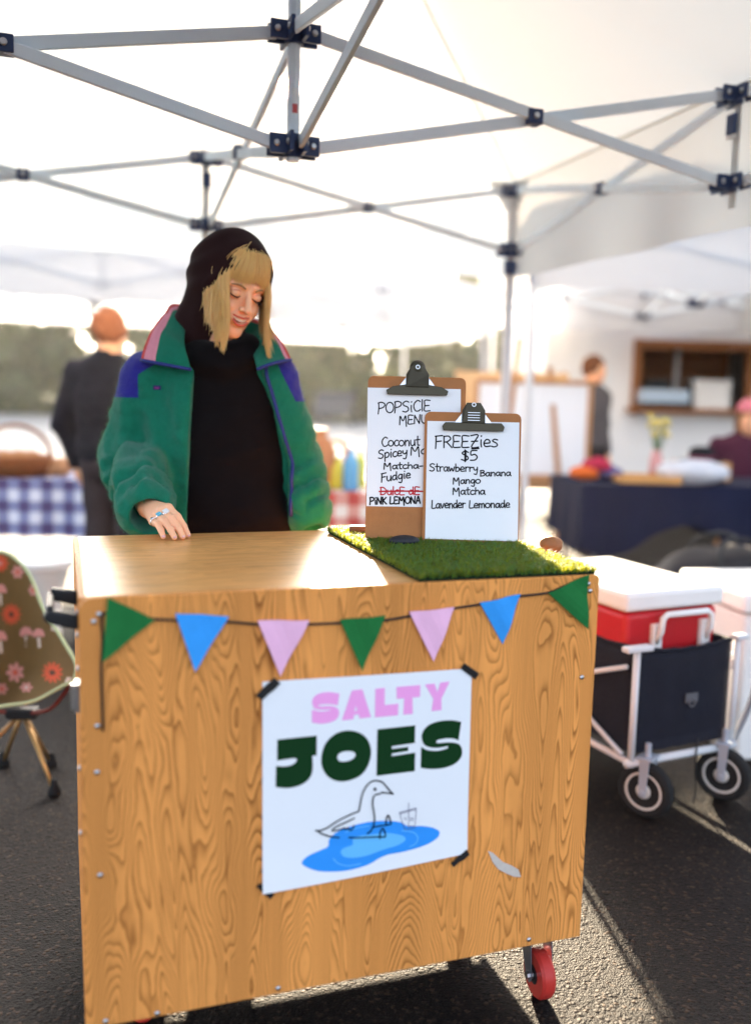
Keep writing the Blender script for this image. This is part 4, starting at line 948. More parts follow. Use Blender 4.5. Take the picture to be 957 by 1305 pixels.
# hoodie under the jacket
def hoodie_fn(P):
    x, y, z = P; fo = .005*vn((x*3, y*3, z*6), 2)+.004*np.sin(z*38+5*np.sin(x*9)+x*14)*np.clip((1.30-z)*4, 0, 1)*np.clip(np.abs(x)*9-.1, .15, 1)
    d = s_ell(P, (-.01, .01, 1.12), (.178, .120, .32)); d = smin(d, s_ell(P, (.01, -.01, .92), (.19, .125, .16)), .06)
    c = np.sqrt(((np.sqrt((x+.004)**2+(y+.005)**2)-.068))**2+(z-1.392-.25*(y))**2)-.046; d = smin(d, c, .03)
    return np.maximum(d+fo, .72-z)
blob('hoodie', hoodie_fn, (-.24, -.17, .70), (.24, .17, 1.46), .009, HOODIE, wm)
# fleece jacket, worn open
def axis_t(P, a, b):
    b_ = b-a; L2 = b_.length_squared; return np.clip(((P[0]-a.x)*b_.x+(P[1]-a.y)*b_.y+(P[2]-a.z)*b_.z)/L2, 0, 1)
def jack_fn(P):
    x, y, z = P
    d = s_ell(P, (-.035, .012, 1.12), (.225, .142, .33)); d = smin(d, s_cap(P, (-.13, .02, 1.345), (.07, .03, 1.345), .085, .085), .05); d = smin(d, s_ell(P, (-.01, .01, .90), (.225, .150, .20)), .05)
    n1 = vn((x*4, y*4, z*7+x*3), 1); n2 = vn((x*9+z*5, y*9, z*15-x*5), 6)
    arms = None
    for a, b, c, rr in ((S1, E1, W1, (.088, .088, .074)), (S2, E2, W2, (.086, .080, .068))):
        up_, fo = s_cap(P, a, b, rr[0], rr[1]), s_cap(P, b, c, rr[1], rr[2])
        t1, t2 = axis_t(P, a, b), axis_t(P, b, c)
        fs_ = lambda q: (1-2*np.abs(np.sin(q*.5))**.8); r1 = fs_(t1*9+3*n1+(x-y)*18)*.006*np.clip(t1*1.6-.35, 0, 1); r2 = fs_(t2*17+2.6*n1+(x+y)*16)*.0095*np.clip(1.25-.6*np.abs(t2-.55)*2, 0, 1)
        r2 = r2+.010*np.exp(-((t2-.97)/.05)**2)*0
        q = smin(up_+r1, fo+r2, .02); arms = q if arms is None else np.minimum(arms, q)
    d = smin(d, arms, .022)+.0065*n1*np.clip((1.40-z)*4, 0, 1)+.0035*n2
    # long soft folds down the front panels
    d = d+.007*np.sin(x*75+2*np.sin(z*6)+z*9)*np.clip((.0-y)*12, 0, 1)*np.clip((1.34-z)*6, 0, 1)*np.clip((z-.9)*6, .3, 1)
    for c, b in ((W1, E1), (W2, E2)):                            # cuff mouths
        e = (c-b).normalized(); m = c+e*(.082 if c is W1 else .105); d = smax(d, ((P[0]-m.x)*e.x+(P[1]-m.y)*e.y+(P[2]-m.z)*e.z), .010)
        d = smax(d, -s_cap(P, c+e*(-.01 if c is W1 else .05), c+e*.14, .036 if c is W1 else .030, .058 if c is W1 else .046), .008)
    d = np.maximum(d, CT+.002-z+100*np.maximum(0, y+.04-.08)) if False else d
    # opening
    xl = -.070-.012*np.clip((1.35-z)*3, 0, 1)+.03*np.clip((1.05-z)*4, 0, 1)*0; xr = .112+.075*np.clip((1.34-z)/.25, 0, 1)
    op = np.maximum(np.maximum(xl-x, x-xr), y+.035+.1*(z-1.2)); d = smax(d, -op, .007)
    nk = s_cap(P, (-.02, .01, 1.33), (-.03, .0, 1.50), .088, .13); d = smax(d, -nk, .01)
    return np.maximum(d, .78-z)
def jpick(c):
    x, y, z = c.T; a = (z > 1.262-.02*(x+.3)) & ((x < -.238+(z-1.30)*1.05) | (y > .03) & (x < 0)); b = (z > 1.268) & ((x > .168-(z-1.30)*.5) | (y > .03) & (x > 0)); return np.where(a | b, 1, 0)
def yoke_mask(m):
    N = m.node_tree.nodes; L = m.node_tree.links; b = N['Principled BSDF']; src = b.inputs['Base Color'].links[0].from_socket
    tc = N.new('ShaderNodeTexCoord'); sp = N.new('ShaderNodeSeparateXYZ'); L.new(tc.outputs['Object'], sp.inputs[0])
    def M(op, a, c):
        q = N.new('ShaderNodeMath'); q.operation = op
        for i, v in enumerate((a, c)):
            if isinstance(v, (int, float)): q.inputs[i].default_value = v
            else: L.new(v, q.inputs[i])
        return q.outputs[0]
    x, y, z = sp.outputs
    zl = M('GREATER_THAN', z, 1.262); lim = M('ADD', -.222, M('MULTIPLY', M('MAXIMUM', M('SUBTRACT', z, 1.325), 0.0), 1.5))
    lft = M('LESS_THAN', x, lim); rgt = M('GREATER_THAN', x, M('SUBTRACT', .182, M('MULTIPLY', M('SUBTRACT', z, 1.30), .5))); bk = M('GREATER_THAN', y, .045)
    k = M('MULTIPLY', zl, M('MINIMUM', M('ADD', M('ADD', lft, rgt), bk), 1.0))
    mx = N.new('ShaderNodeMix'); mx.data_type = 'RGBA'; L.new(k, mx.inputs[0]); L.new(src, mx.inputs[6]); mx.inputs[7].default_value = (.030, .026, .26, 1); L.new(mx.outputs[2], b.inputs['Base Color'])
JFLEECE = pm('green fleece with blue yoke', (.012, .175, .105), .95, spec=.1, var=.22, vscale=90, bump=.7, bscale=500, sheen=.22, trans=.06, tcol=(.25, .55, .14)); yoke_mask(JFLEECE)
jk = blob('jacket', jack_fn, (-.40, -.42, .76), (.36, .21, 1.48), .0062, JFLEECE, wm)
rs = np.random.RandomState(9)
jm = jk.data; jv = np.zeros(len(jm.vertices)*3, np.float32); jm.vertices.foreach_get('co', jv); jv = jv.reshape(-1, 3); jn = np.zeros(len(jm.vertices)*3, np.float32); jm.vertices.foreach_get('normal', jn); jn = jn.reshape(-1, 3)
ii = rs.choice(len(jv), 52000); p_ = jv[ii]+rs.normal(size=(52000, 3))*.002; d_ = jn[ii]+rs.normal(size=(52000, 3))*.65; d_ /= np.linalg.norm(d_, axis=1)[:, None]; w_ = np.cross(d_, rs.normal(size=(52000, 3))); w_ /= np.linalg.norm(w_, axis=1)[:, None]; ln_ = rs.uniform(.003, .0075, (52000, 1))
V = np.stack([p_-w_*.00035, p_+w_*.00035, p_+d_*ln_], 1).reshape(-1, 3)
pile = mesh_np('fleece_pile', V, np.arange(len(V)).reshape(-1, 3), JFLEECE, jk, False); pile['kind'] = 'stuff'
from mathutils.bvhtree import BVHTree
def tree_of(o): return BVHTree.FromPolygons([v.co.copy() for v in o.data.vertices], [tuple(p.vertices) for p in o.data.polygons])
JT = tree_of(jk)
def onj(px, py, lift=.003):
    o = Vector((0, 0, CAMZ))-WO; d = (at(px, py, y=1.0)-Vector((0, 0, CAMZ))).normalized(); h_ = JT.ray_cast(o+d*1.4, d, 2)
    return (h_[0]-d*lift) if h_[0] is not None else wl(px, py, y=2.48)
ez = lambda z, s: -.070-.012*min(1, max(0, (1.35-z)*3)) if s < 0 else .112+.075*min(1, max(0, (1.34-z)/.25))
for s, top in ((-1, 1.375), (1, 1.37)):
    pts = []
    for k in range(26):
        z = top-(top-.93)*k/25; x = ez(z, s)-s*(-.006); 
        h_ = JT.ray_cast(Vector((x+(-.004 if s < 0 else .004), -.6, z)), Vector((0, 1, 0)), 2)
        
        if h_[0] is not None and (not pts or abs(h_[0].y-pts[-1].y) < .03): pts.append(h_[0]+Vector((0, -.002, 0)))
    MB().tube(smooth_line([tuple(p) for p in pts[::2]], 3), .0052, 8).build('zipper', TRIM, jk, smooth=True)
# collar folded open: green inside, pink and red stripes along its outer edge
oc = [wl(180, 458, y=2.50), wl(186, 438, y=2.53), wl(197, 416, y=2.58), wl(211, 399, y=2.64), wl(226, 388, y=2.69), Vector((-.03, .165, 1.50)), Vector((.05, .15, 1.50)), wl(338, 412, y=2.70), wl(350, 424, y=2.65), wl(362, 440, y=2.61), wl(371, 458, y=2.56)]
ic = [wl(244, 470, y=2.455), wl(240, 456, y=2.465), wl(236, 440, y=2.50), wl(236, 424, y=2.56), wl(240, 410, y=2.63), Vector((-.03, .12, 1.42)), Vector((.04, .11, 1.42)), wl(322, 432, y=2.64), wl(322, 446, y=2.58), wl(324, 458, y=2.52), wl(328, 470, y=2.475)]
oc = smooth_line(oc, 5); ic = smooth_line(ic, 5); b = MB(); n = 12; vs = []; N = len(oc)
for i in range(N):
    a, c = np.array(oc[i]), np.array(ic[i])
    for j in range(n+1): t = j/n; p = a+(c-a)*t; p = p+np.array((0, -.016*math.sin(math.pi*t)*(1 if i < 24 or i > 36 else 0), .004*math.sin(i*.9)*t*(1-t)*4)); vs.append(tuple(p))
fs = []; ms = []
for i in range(N-1):
    for j in range(n): b.add([], []); fs.append((i*(n+1)+j, i*(n+1)+j+1, (i+1)*(n+1)+j+1, (i+1)*(n+1)+j)); ms.append(2 if (j == 0 or 14 < i < 34 and j < 2) else 1 if j < (4 if i < N//2 else 2) else 0)
b.v = vs; b.f = fs; b.m = ms; o = b.build('collar', [FLEECE, PINKB, REDB], jk, smooth=True); sm = o.modifiers.new('thick', 'SOLIDIFY'); sm.thickness = .009; sm.offset = 0; o.modifiers.new('soft', 'SUBSURF').render_levels = 1
for side in (0, N-1):
    pts = [Vector(vs[side*(n+1)+j])+Vector((0, -.003, -.002)) for j in range(n+1)]; MB().tube(pts, .0048, 8).build('collar_piping', TRIM, jk, smooth=True)
p = onj(200.5, 494, .002); b = MB(); b.box((0, 0, 0), (.021, .003, .012)); b.box((0, -.0019, -.001), (.012, .001, .005), 1); b.build('label_patch', [pm('navy patch', (.02, .02, .10), .7), pm('purple patch', (.20, .02, .16), .7)], jk, loc=p)
# cuff bands
# rings
SILVER = pm('silver', (.70, .70, .72), .22, 1); TURQ = pm('turquoise stone', (.12, .46, .60), .25, var=.3, vscale=200); PEARL = pm('white shell', (.80, .78, .76), .2)
def ring(a, b, k, r, mat, sz, lift):
    t = (b-a).normalized(); c = a+(b-a)*k; upv = Vector((-.12, -.55, .80)); upv = (upv-t*upv.dot(t)).normalized(); x = t.cross(upv); M = Matrix((x, upv, t)).transposed()
    m = MB(); m.torus(r, .0016, c, M, 24, 8, 0, 1.8); ro = m.build('ring', SILVER, wm, smooth=True)
    m = MB(); M2 = Matrix((x, t, upv)).transposed(); m.box(c+upv*(r+lift), sz, 0, M2); m.build('stone', mat, ro, bevel=.0012)
ring(mcp[1], pip[1], .50, .0113, PEARL, (.013, .015, .004), .001); ring(mcp[2], pip[2], .42, .0107, TURQ, (.012, .013, .004), .001); ring(mcp[3], pip[3], .34, .0100, SILVER, (.012, .011, .004), .001)
NAIL = pm('pink nail', (.80, .42, .40), .25)
for c, e, r_ in zip(dip, tips, FR):
    t = (e-c).normalized(); upv = Vector((0, -.3, 1)); upv = (upv-t*upv.dot(t)).normalized(); M = Matrix((t.cross(upv), t, upv)).transposed()
    m = MB(); m.ball(e+t*.0008+upv*r_[3]*.62, (.0046, .0062, .0022), 12, 0, M); m.build('fingernail', NAIL, wm, smooth=True)
# trousers and shoes
def tro(P):
    d = s_ell(P, (-.035, .03, .90), (.17, .125, .16))
    for s in (-1, 1): d = smin(d, s_chain(P, [(-.04+s*.08, .03, .86), (-.04+s*.085, .0, .47), (-.04+s*.09, .04, .10)], [.10, .075, .065], .02), .03)
    return np.maximum(d+.004*vn((P[0]*4, P[1]*4, P[2]*6), 8), P[2]-.98)
blob('trousers', tro, (-.26, -.13, .01), (.20, .19, 1.0), .012, JEANS, wm)
for s in (-1, 1): blob('shoe', lambda P: np.maximum(s_cap(P, (-.04+s*.09, .045, .045), (-.04+s*.11, -.14, .035), .048, .042), .0005-P[2]), (-.04+s*.1-.08, -.21, -.01), (-.04+s*.1+.08, .11, .11), .008, BLACK, wm)
# ---------------------------------------------------------------- camp chair at the left
TAN = pm('tan anodised tube', (.46, .27, .10), .35, .7, var=.1)
OLIVE = pm('olive brown fabric', (.155, .085, .022), .75, var=.25, vscale=9, bump=.3, bscale=200)
CPRINT = [OLIVE, pm('orange red print', (.62, .085, .03), .75), pm('rose print', (.62, .25, .20), .75), pm('cream print', (.66, .52, .40), .75), pm('dark print', (.10, .04, .02), .75)]
CR = at(96, 862, y=2.75); cc0 = Vector((CR.x-.252, 2.95, 0))
ch = empty('camp_chair', cc0, 0, 'low camp chair with olive fabric printed with red flowers and mushrooms', 'camp chair')
E_ = [at(*q[:2], y=q[2])-cc0 for q in ((95, 868, 2.75), (98, 845, 2.78), (83, 820, 2.86), (70, 799, 2.93), (55, 772, 3.02), (44, 744, 3.10), (32, 724, 3.16), (15, 706, 3.20))]
C_n = [at(-5, q[0], y=q[1])-cc0 for q in ((902, 2.735), (899, 2.80), (890, 2.92), (874, 3.05), (838, 3.17), (788, 3.24), (740, 3.26), (703, 3.24))]
for i_, p in enumerate(C_n): p.x = -.27*(i_/7)**1.2
E_, C_n = smooth_line(E_, 4), smooth_line(C_n, 4); n = 20; vs = []; b = MB()
for t in range(len(E_)):
    for i in range(-n, n+1):
        s = i/n; e, c = np.array(E_[t]), np.array(C_n[t]); k = abs(s)**1.7; p = c+(e-c)*np.array((s, k, k)); p[2] += .004*math.sin(s*9+t*.5); vs.append(tuple(p))
w = 2*n+1; fs = [(t*w+i, t*w+i+1, (t+1)*w+i+1, (t+1)*w+i) for t in range(len(E_)-1) for i in range(w-1)]
from mathutils.bvhtree import BVHTree as _B
CT_ = _B.FromPolygons([Vector(p) for p in vs], fs)
b.add(vs, fs); co_ = Vector((0, 0, CAMZ))-cc0
def onchair(px, py, lift):
    d = (at(px, py, y=1.0)-Vector((0, 0, CAMZ))).normalized(); h_ = CT_.ray_cast(co_, d)
    return None if h_[0] is None else h_[0]-d*lift
def decal(poly, m, lift):
    c = np.mean(poly, axis=0); P = [onchair(*c, lift)]+[onchair(x, y, lift) for x, y in poly]
    if any(p is None for p in P): return
    k = len(poly); f_ = [(0, 1+i, 1+(i+1) % k) for i in range(k)]
    b.add(P, f_, m)
def flower(x, y, r, pet, m, mc, sq=1, rot=0, d=0):
    for i in range(pet):
        a = rot+2*math.pi*i/pet; q = []
        for j in range(9):
            t = 2*math.pi*j/9; u_ = r*.62+r*.40*math.cos(t); v_ = r*(.9/pet*1.9)*math.sin(t); q.append((x+(u_*math.cos(a)-v_*math.sin(a))*sq, y+u_*math.sin(a)+v_*math.cos(a)))
        decal(q, m, .0012+d+i*4e-5)
    decal([(x+r*.26*sq*math.cos(t*.7), y+r*.26*math.sin(t*.7)) for t in range(9)], mc, .0022+d)
def shroom(x, y, s, fl=1):
    decal([(x-2.5*s, y+4*s), (x+1.5*s, y+3*s), (x+4*s*fl, y+19*s), (x-1*s*fl, y+20*s)], 3, .0012)
    decal([(x-9*s, y+4*s), (x-8*s, y-3*s), (x-3*s, y-8*s), (x+4*s, y-7*s), (x+8*s, y-1*s), (x+8*s, y+4*s), (x+2*s, y+3*s), (x-3*s, y+6*s)], 2, .0018)
    decal([(x-8*s, y+4.5*s), (x-3*s, y+6*s), (x+3*s, y+3.5*s), (x-3*s, y+3*s)], 4, .0021)
flower(15, 783, 14, 12, 1, 4, .9); flower(67, 857, 14, 12, 1, 4, 1.0, .2); flower(1, 718, 12, 10, 1, 2, .9); flower(23, 729, 9, 6, 2, 1, .9); flower(20, 857, 13, 7, 2, 1, .9, .4); flower(43, 752, 8, 6, 2, 1, .8); flower(-22, 850, 14, 12, 1, 4); flower(-28, 760, 12, 7, 2, 1); flower(88, 868, 6, 6, 3, 2, .8); flower(34, 876, 7, 6, 2, 3, 1.2); flower(3, 878, 8, 6, 2, 1); flower(-48, 880, 10, 12, 1, 4); flower(69, 800, 5, 5, 3, 2, .8)
shroom(34, 806, .95, -.3); shroom(50, 808, .9, .8); shroom(1, 752, 1.0, .5); shroom(1, 812, 1.05, .8); shroom(-40, 805, 1.0)
fab = b.build('sling', CPRINT, ch, smooth=True); 
ring_ = [vs[t*w+w-1] for t in range(len(E_))]; left = [vs[t*w] for t in range(len(E_))]; top_ = vs[(len(E_)-1)*w:(len(E_))*w]; fro = vs[:w]
PIPE = pm('pale green piping', (.42, .46, .24), .7)
for ln in (left[:-1]+list(top_)+ring_[::-1][1:], list(fro)): MB().tube([Vector(p)+Vector((0, -.002, 0)) for p in ln], .006, 8).build('piping', PIPE, ch, smooth=True)
hub_ = at(21, 908, y=2.92)-cc0; hub_.x = .02
MB().box(hub_, (.10, .05, .035)).build('hub', BLACK, ch, bevel=.008)
ft = [at(70, 1009, z=.01)-cc0, at(5, 972, z=.01)-cc0]; ft += [Vector((-p.x, p.y, p.z)) for p in ft]
for q in ft:
    lg = MB().tube([hub_, hub_*.5+q*.5+Vector((0, 0, .005)), q], .0075, 10).build('leg', TAN, ch, smooth=True)
    b = MB(); b.lathe([(.020, -.008), (.022, .0), (.012, .022), (.010, .04)], 14, q); b.build('foot', RUBBER, lg, smooth=True)
for q in (Vector(E_[1]), Vector((2*C_n[1][0]-E_[1][0], E_[1][1], E_[1][2])), Vector(E_[-1])+Vector((0, .02, -.01)), Vector((2*C_n[-1][0]-E_[-1][0], E_[-1][1]+.02, E_[-1][2]-.01))):
    m_ = (hub_+q)/2+Vector((0, .24 if q.z > .5 else .02, -.10 if q.z > .5 else -.05)); MB().tube(smooth_line([tuple(hub_), tuple(m_), tuple(q)], 6), .0065, 8).build('pole', pm('dark red tube', (.22, .03, .02), .4) if 'dark red tube' not in MATS else MATS['dark red tube'], ch, smooth=True)

# ---------------------------------------------------------------- folding wagon with the cooler
WG = at(803, 975, y=2.72); WG.z = 0; WY = R(25); wq = Vector((math.cos(WY), math.sin(WY), 0)); wp = Vector((-wq.y, wq.x, 0))
wg = empty('folding_wagon', WG, WY, 'folding wagon with black fabric basket and white frame beside the cart', 'wagon')
WX, WL, ZR, ZF = .41, .80, .525, .175
CLOTH = pm('black wagon fabric', (.013, .014, .022), .8, var=.3, bump=.5, bscale=90)
for x in (0, WX):
    for y in (0, WL): MB().tube([(x, y, ZF-.01), (x, y, ZR+.01)], .011, 10).build('post', WHITE_METAL, wg, smooth=True)
for x in (0, WX):
    MB().tube([(x, 0, ZF), (x, WL, ZF)], .011, 10).build('rail', WHITE_METAL, wg, smooth=True)
    MB().tube([(x+(.012 if x else -.012), .03, ZF+.02), (x+(.012 if x else -.012), WL-.03, ZR-.05)], .008, 8).build('brace', WHITE_METAL, wg, smooth=True)
    MB().tube([(x+(.012 if x else -.012), .03, ZR-.05), (x+(.012 if x else -.012), WL-.03, ZF+.02)], .008, 8).build('brace', WHITE_METAL, wg, smooth=True)
for y in (0, WL): MB().tube([(-.02, y, ZF), (WX+.02, y, ZF)], .013, 10).build('rail', WHITE_METAL, wg, smooth=True)
for x, y in ((-.004, -.006), (WX+.004, -.006), (-.004, WL), (WX+.004, WL)): MB().box((x, y, ZR+.016), (.10 if x < .1 else .05, .034, .018)).build('corner_cap', WHITE_METAL, wg, bevel=.005)
b = MB(); n = 16; vs = []; pr = [(.014, .012), (WX-.014, .012), (WX-.014, WL-.012), (.014, WL-.012)]; per = []
for k in range(4):
    a, c = pr[k], pr[(k+1) % 4]; per += [(a[0]+(c[0]-a[0])*i/n, a[1]+(c[1]-a[1])*i/n, math.sin(math.pi*i/n), k) for i in range(n)]
lv = 9
for j in range(lv):
    z = ZF+.025+(ZR-ZF-.02)*j/(lv-1)
    for i, (x, y, sgm, k) in enumerate(per):
        bo = .010*sgm*math.sin(math.pi*j/(lv-1))*(1+.4*math.sin(i*1.7)); o_ = [(0, -1), (1, 0), (0, 1), (-1, 0)][k]; vs.append((x+o_[0]*bo, y+o_[1]*bo, z-.014*sgm*(j == lv-1)+.002*math.sin(i*2.1+j)))
N = len(per); b.add(vs, [(j*N+i, j*N+(i+1) % N, (j+1)*N+(i+1) % N, (j+1)*N+i) for j in range(lv-1) for i in range(N)]+[tuple(range(N))])
o = b.build('basket', CLOTH, wg, smooth=True); sm = o.modifiers.new('thick', 'SOLIDIFY'); sm.thickness = .006
MB().tube([(p[0], p[1], p[2]) for p in vs[-N:]]+[vs[-N]], .007, 8, cap=False).build('rim_binding', CLOTH, o, smooth=True)
b = MB(); b.box((WX/2+.02, -.006, .36), (.05, .004, .03)); b.torus(.012, .003, (WX/2+.02, -.010, .345), Matrix.Rotation(math.pi/2, 3, 'X'), 16, 6); b.build('pull_loop', pm('grey webbing', (.10, .10, .11), .7), wg)
MB().tube(smooth_line([(WX*.62, -.014, ZF+.05), (WX*.60, -.02, ZF-.03), (WX*.62, -.02, .06), (WX*.60, -.022, .012)], 5), .003, 6).build('hanging_cord', BLACK, wg, smooth=True)
RIM = pm('cream wheel plastic', (.58, .55, .50), .5, var=.1)
def wheel(x, y, head):
    e = bpy.data.objects.new('wheel', None); link(e, wg); e.location = (x, y, .087); e.rotation_euler.z = head-WY
    M = Matrix(((1, 0, 0), (0, 0, -1), (0, 1, 0)))
    b = MB(); b.lathe([(.058, -.019), (.074, -.024), (.084, -.018), (.087, -.008), (.087, .008), (.084, .018), (.074, .024), (.058, .019)], 40, (0, 0, 0), M); b.build('tyre', RUBBER, e, auto=40)
    b = MB(); b.lathe([(.010, -.026), (.020, -.024), (.024, -.019), (.050, -.017), (.054, -.021), (.060, -.020), (.060, .020), (.054, .021), (.050, .017), (.024, .019), (.020, .024), (.010, .026)], 32, (0, 0, 0), M); b.build('rim', RIM, e, auto=40)
    b = MB(); 
    for s in (-1, 1): b.prism([(-.013, .108), (.020, .108), (.012, -.014), (-.010, -.014)], lambda a, z, d, s=s: (a, s*(.029+d), z), .004)
    b.box((0, 0, .106), (.05, .07, .006)); b.lathe([(.010, .10), (.010, .150)], 12); b.lathe([(.008, -.036), (.008, .036)], 10, (0, 0, 0), M); b.build('fork', pm('light grey bracket', (.42, .46, .52), .45, .3) if 'light grey bracket' not in MATS else MATS['light grey bracket'], e, bevel=.0015)
HD = math.atan2(-.64, .77)
wheel(.0545, -.0133, HD); wheel(.378, -.01, HD+.08); wheel(.05, WL-.03, WY+1.4); wheel(.37, WL-.03, WY+1.4)
MB().tube(smooth_line([(WX+.03, .02, ZF), (WX+.055, -.03, .35), (WX+.06, -.06, .60), (WX+.05, -.05, .85)], 5), .010, 10).build('pull_handle', pm('grey handle tube', (.35, .37, .42), .4, .5), wg, smooth=True)
# red cooler riding in the wagon
ck = empty('cooler', WG+wq*.012+wp*.075+Vector((0, 0, ZF+.03)), WY, 'red cooler with a white lid riding in the black wagon', 'cooler')
REDP = pm('red cooler plastic', (.48, .012, .018), .4, var=.08, vscale=6); WP = pm('white cooler plastic', (.78, .77, .74), .45, var=.06, vscale=10)
b = MB(); x0, y0, x1, y1 = .0, 0, .385, .56; zt_ = .425
b.add([(x0+.012, y0+.012, 0), (x1-.012, y0+.012, 0), (x1-.012, y1-.012, 0), (x0+.012, y1-.012, 0), (x0, y0, zt_), (x1, y0, zt_), (x1, y1, zt_), (x0, y1, zt_)], [(3, 2, 1, 0), (4, 5, 6, 7), (0, 1, 5, 4), (1, 2, 6, 5), (2, 3, 7, 6), (3, 0, 4, 7)]); b.build('body', REDP, ck, bevel=.022, seg=4, auto=50)
b = MB(); b.box(((x0+x1)/2, (y0+y1)/2, zt_+.034), (x1-x0+.022, y1-y0+.022, .062)); ld = b.build('lid', WP, ck, bevel=.016, seg=4, auto=50)
b = MB(); b.box(((x0+x1)/2, (y0+y1)/2, zt_+.067), (x1-x0-.09, y1-y0-.12, .006)); b.build('lid_panel', WP, ld, bevel=.003)
hx = [(.115, -.012, zt_-.10), (.115, -.034, zt_-.06), (.118, -.036, zt_-.018), (.135, -.036, zt_-.006), (.30, -.036, zt_-.006), (.317, -.036, zt_-.018), (.32, -.034, zt_-.06), (.32, -.012, zt_-.10)]
MB().tube(hx, .010, 10).build('handle', WP, ck, smooth=True)
for x in (.118, .318): MB().box((x, -.008, zt_-.085), (.038, .022, .09)).build('handle_mount', WP, ck, bevel=.006)
b = MB(); b.lathe([(.026, 0), (.028, .008), (.020, .018), (.006, .020)], 20, (-.002, .20, zt_-.01), Matrix(((0, 0, -1), (0, 1, 0), (1, 0, 0)))); b.build('side_latch', WP, ck, smooth=True)
# white foam box and black duffel behind the wagon
fb = empty('foam_box', at(990, 760, y=3.45).xy.to_3d(), R(8), 'white foam box with its lid standing behind the wagon', 'box')
FOAM = pm('white foam', (.80, .78, .75), .7, var=.05, vscale=30, bump=.2, bscale=300)
MB().box((0, 0, .27), (.52, .46, .54)).build('body', FOAM, fb, bevel=.018, seg=3, auto=50); MB().box((0, 0, .585), (.56, .50, .075)).build('lid', FOAM, fb, bevel=.018, seg=3, auto=50)
df = empty('duffel_bag', at(925, 740, y=4.9).xy.to_3d(), .15, 'black duffel bag on the ground behind the red cooler', 'bag')
DK = pm('black nylon', (.014, .011, .012), .6, var=.4, vscale=8, bump=.6, bscale=30)
blob('body', lambda P: s_ell(P, (0, 0, .26), (.46, .24, .27))+.02*vn((P[0]*2, P[1]*2, P[2]*3), 4), (-.55, -.32, -.03), (.55, .32, .60), .025, DK, df)
for s in (-1, 1): MB().tube(smooth_line([(-.15, s*.20, .40), (-.12, s*.14, .54), (0, s*.10, .58), (.12, s*.14, .54), (.15, s*.20, .40)], 5), .012, 8).build('strap', BLACK, df, smooth=True)

# ---------------------------------------------------------------- stalls behind
def check_mat(name, base, stripe, cross, size):
    m = bpy.data.materials.new(name); m.use_nodes = True; N = m.node_tree.nodes; L = m.node_tree.links; b = N['Principled BSDF']; b.inputs['Roughness'].default_value = .85
    tc = N.new('ShaderNodeTexCoord'); sp = N.new('ShaderNodeSeparateXYZ'); L.new(tc.outputs['UV'], sp.inputs[0]); s_ = []
    for i in (0, 1):
        q = N.new('ShaderNodeMath'); q.operation = 'MULTIPLY'; q.inputs[1].default_value = 1/size; L.new(sp.outputs[i], q.inputs[0])
        f_ = N.new('ShaderNodeMath'); f_.operation = 'FRACT'; L.new(q.outputs[0], f_.inputs[0]); g_ = N.new('ShaderNodeMath'); g_.operation = 'GREATER_THAN'; g_.inputs[1].default_value = .5; L.new(f_.outputs[0], g_.inputs[0]); s_.append(g_.outputs[0])
    a = N.new('ShaderNodeMath'); a.operation = 'ADD'; L.new(s_[0], a.inputs[0]); L.new(s_[1], a.inputs[1]); h_ = N.new('ShaderNodeMath'); h_.operation = 'MULTIPLY'; h_.inputs[1].default_value = .5; L.new(a.outputs[0], h_.inputs[0])
    cr = N.new('ShaderNodeValToRGB'); cr.color_ramp.interpolation = 'CONSTANT'; el = cr.color_ramp.elements; el[0].color = (*base, 1); el[1].position = .75; el[1].color = (*cross, 1); q = el.new(.25); q.color = (*stripe, 1)
    L.new(h_.outputs[0], cr.inputs[0]); L.new(cr.outputs[0], b.inputs['Base Color']); return m
TABLEG = pm('grey table leg', (.30, .31, .32), .45, .4); TABLET = pm('pale table board', (.70, .69, .66), .55, var=.05)
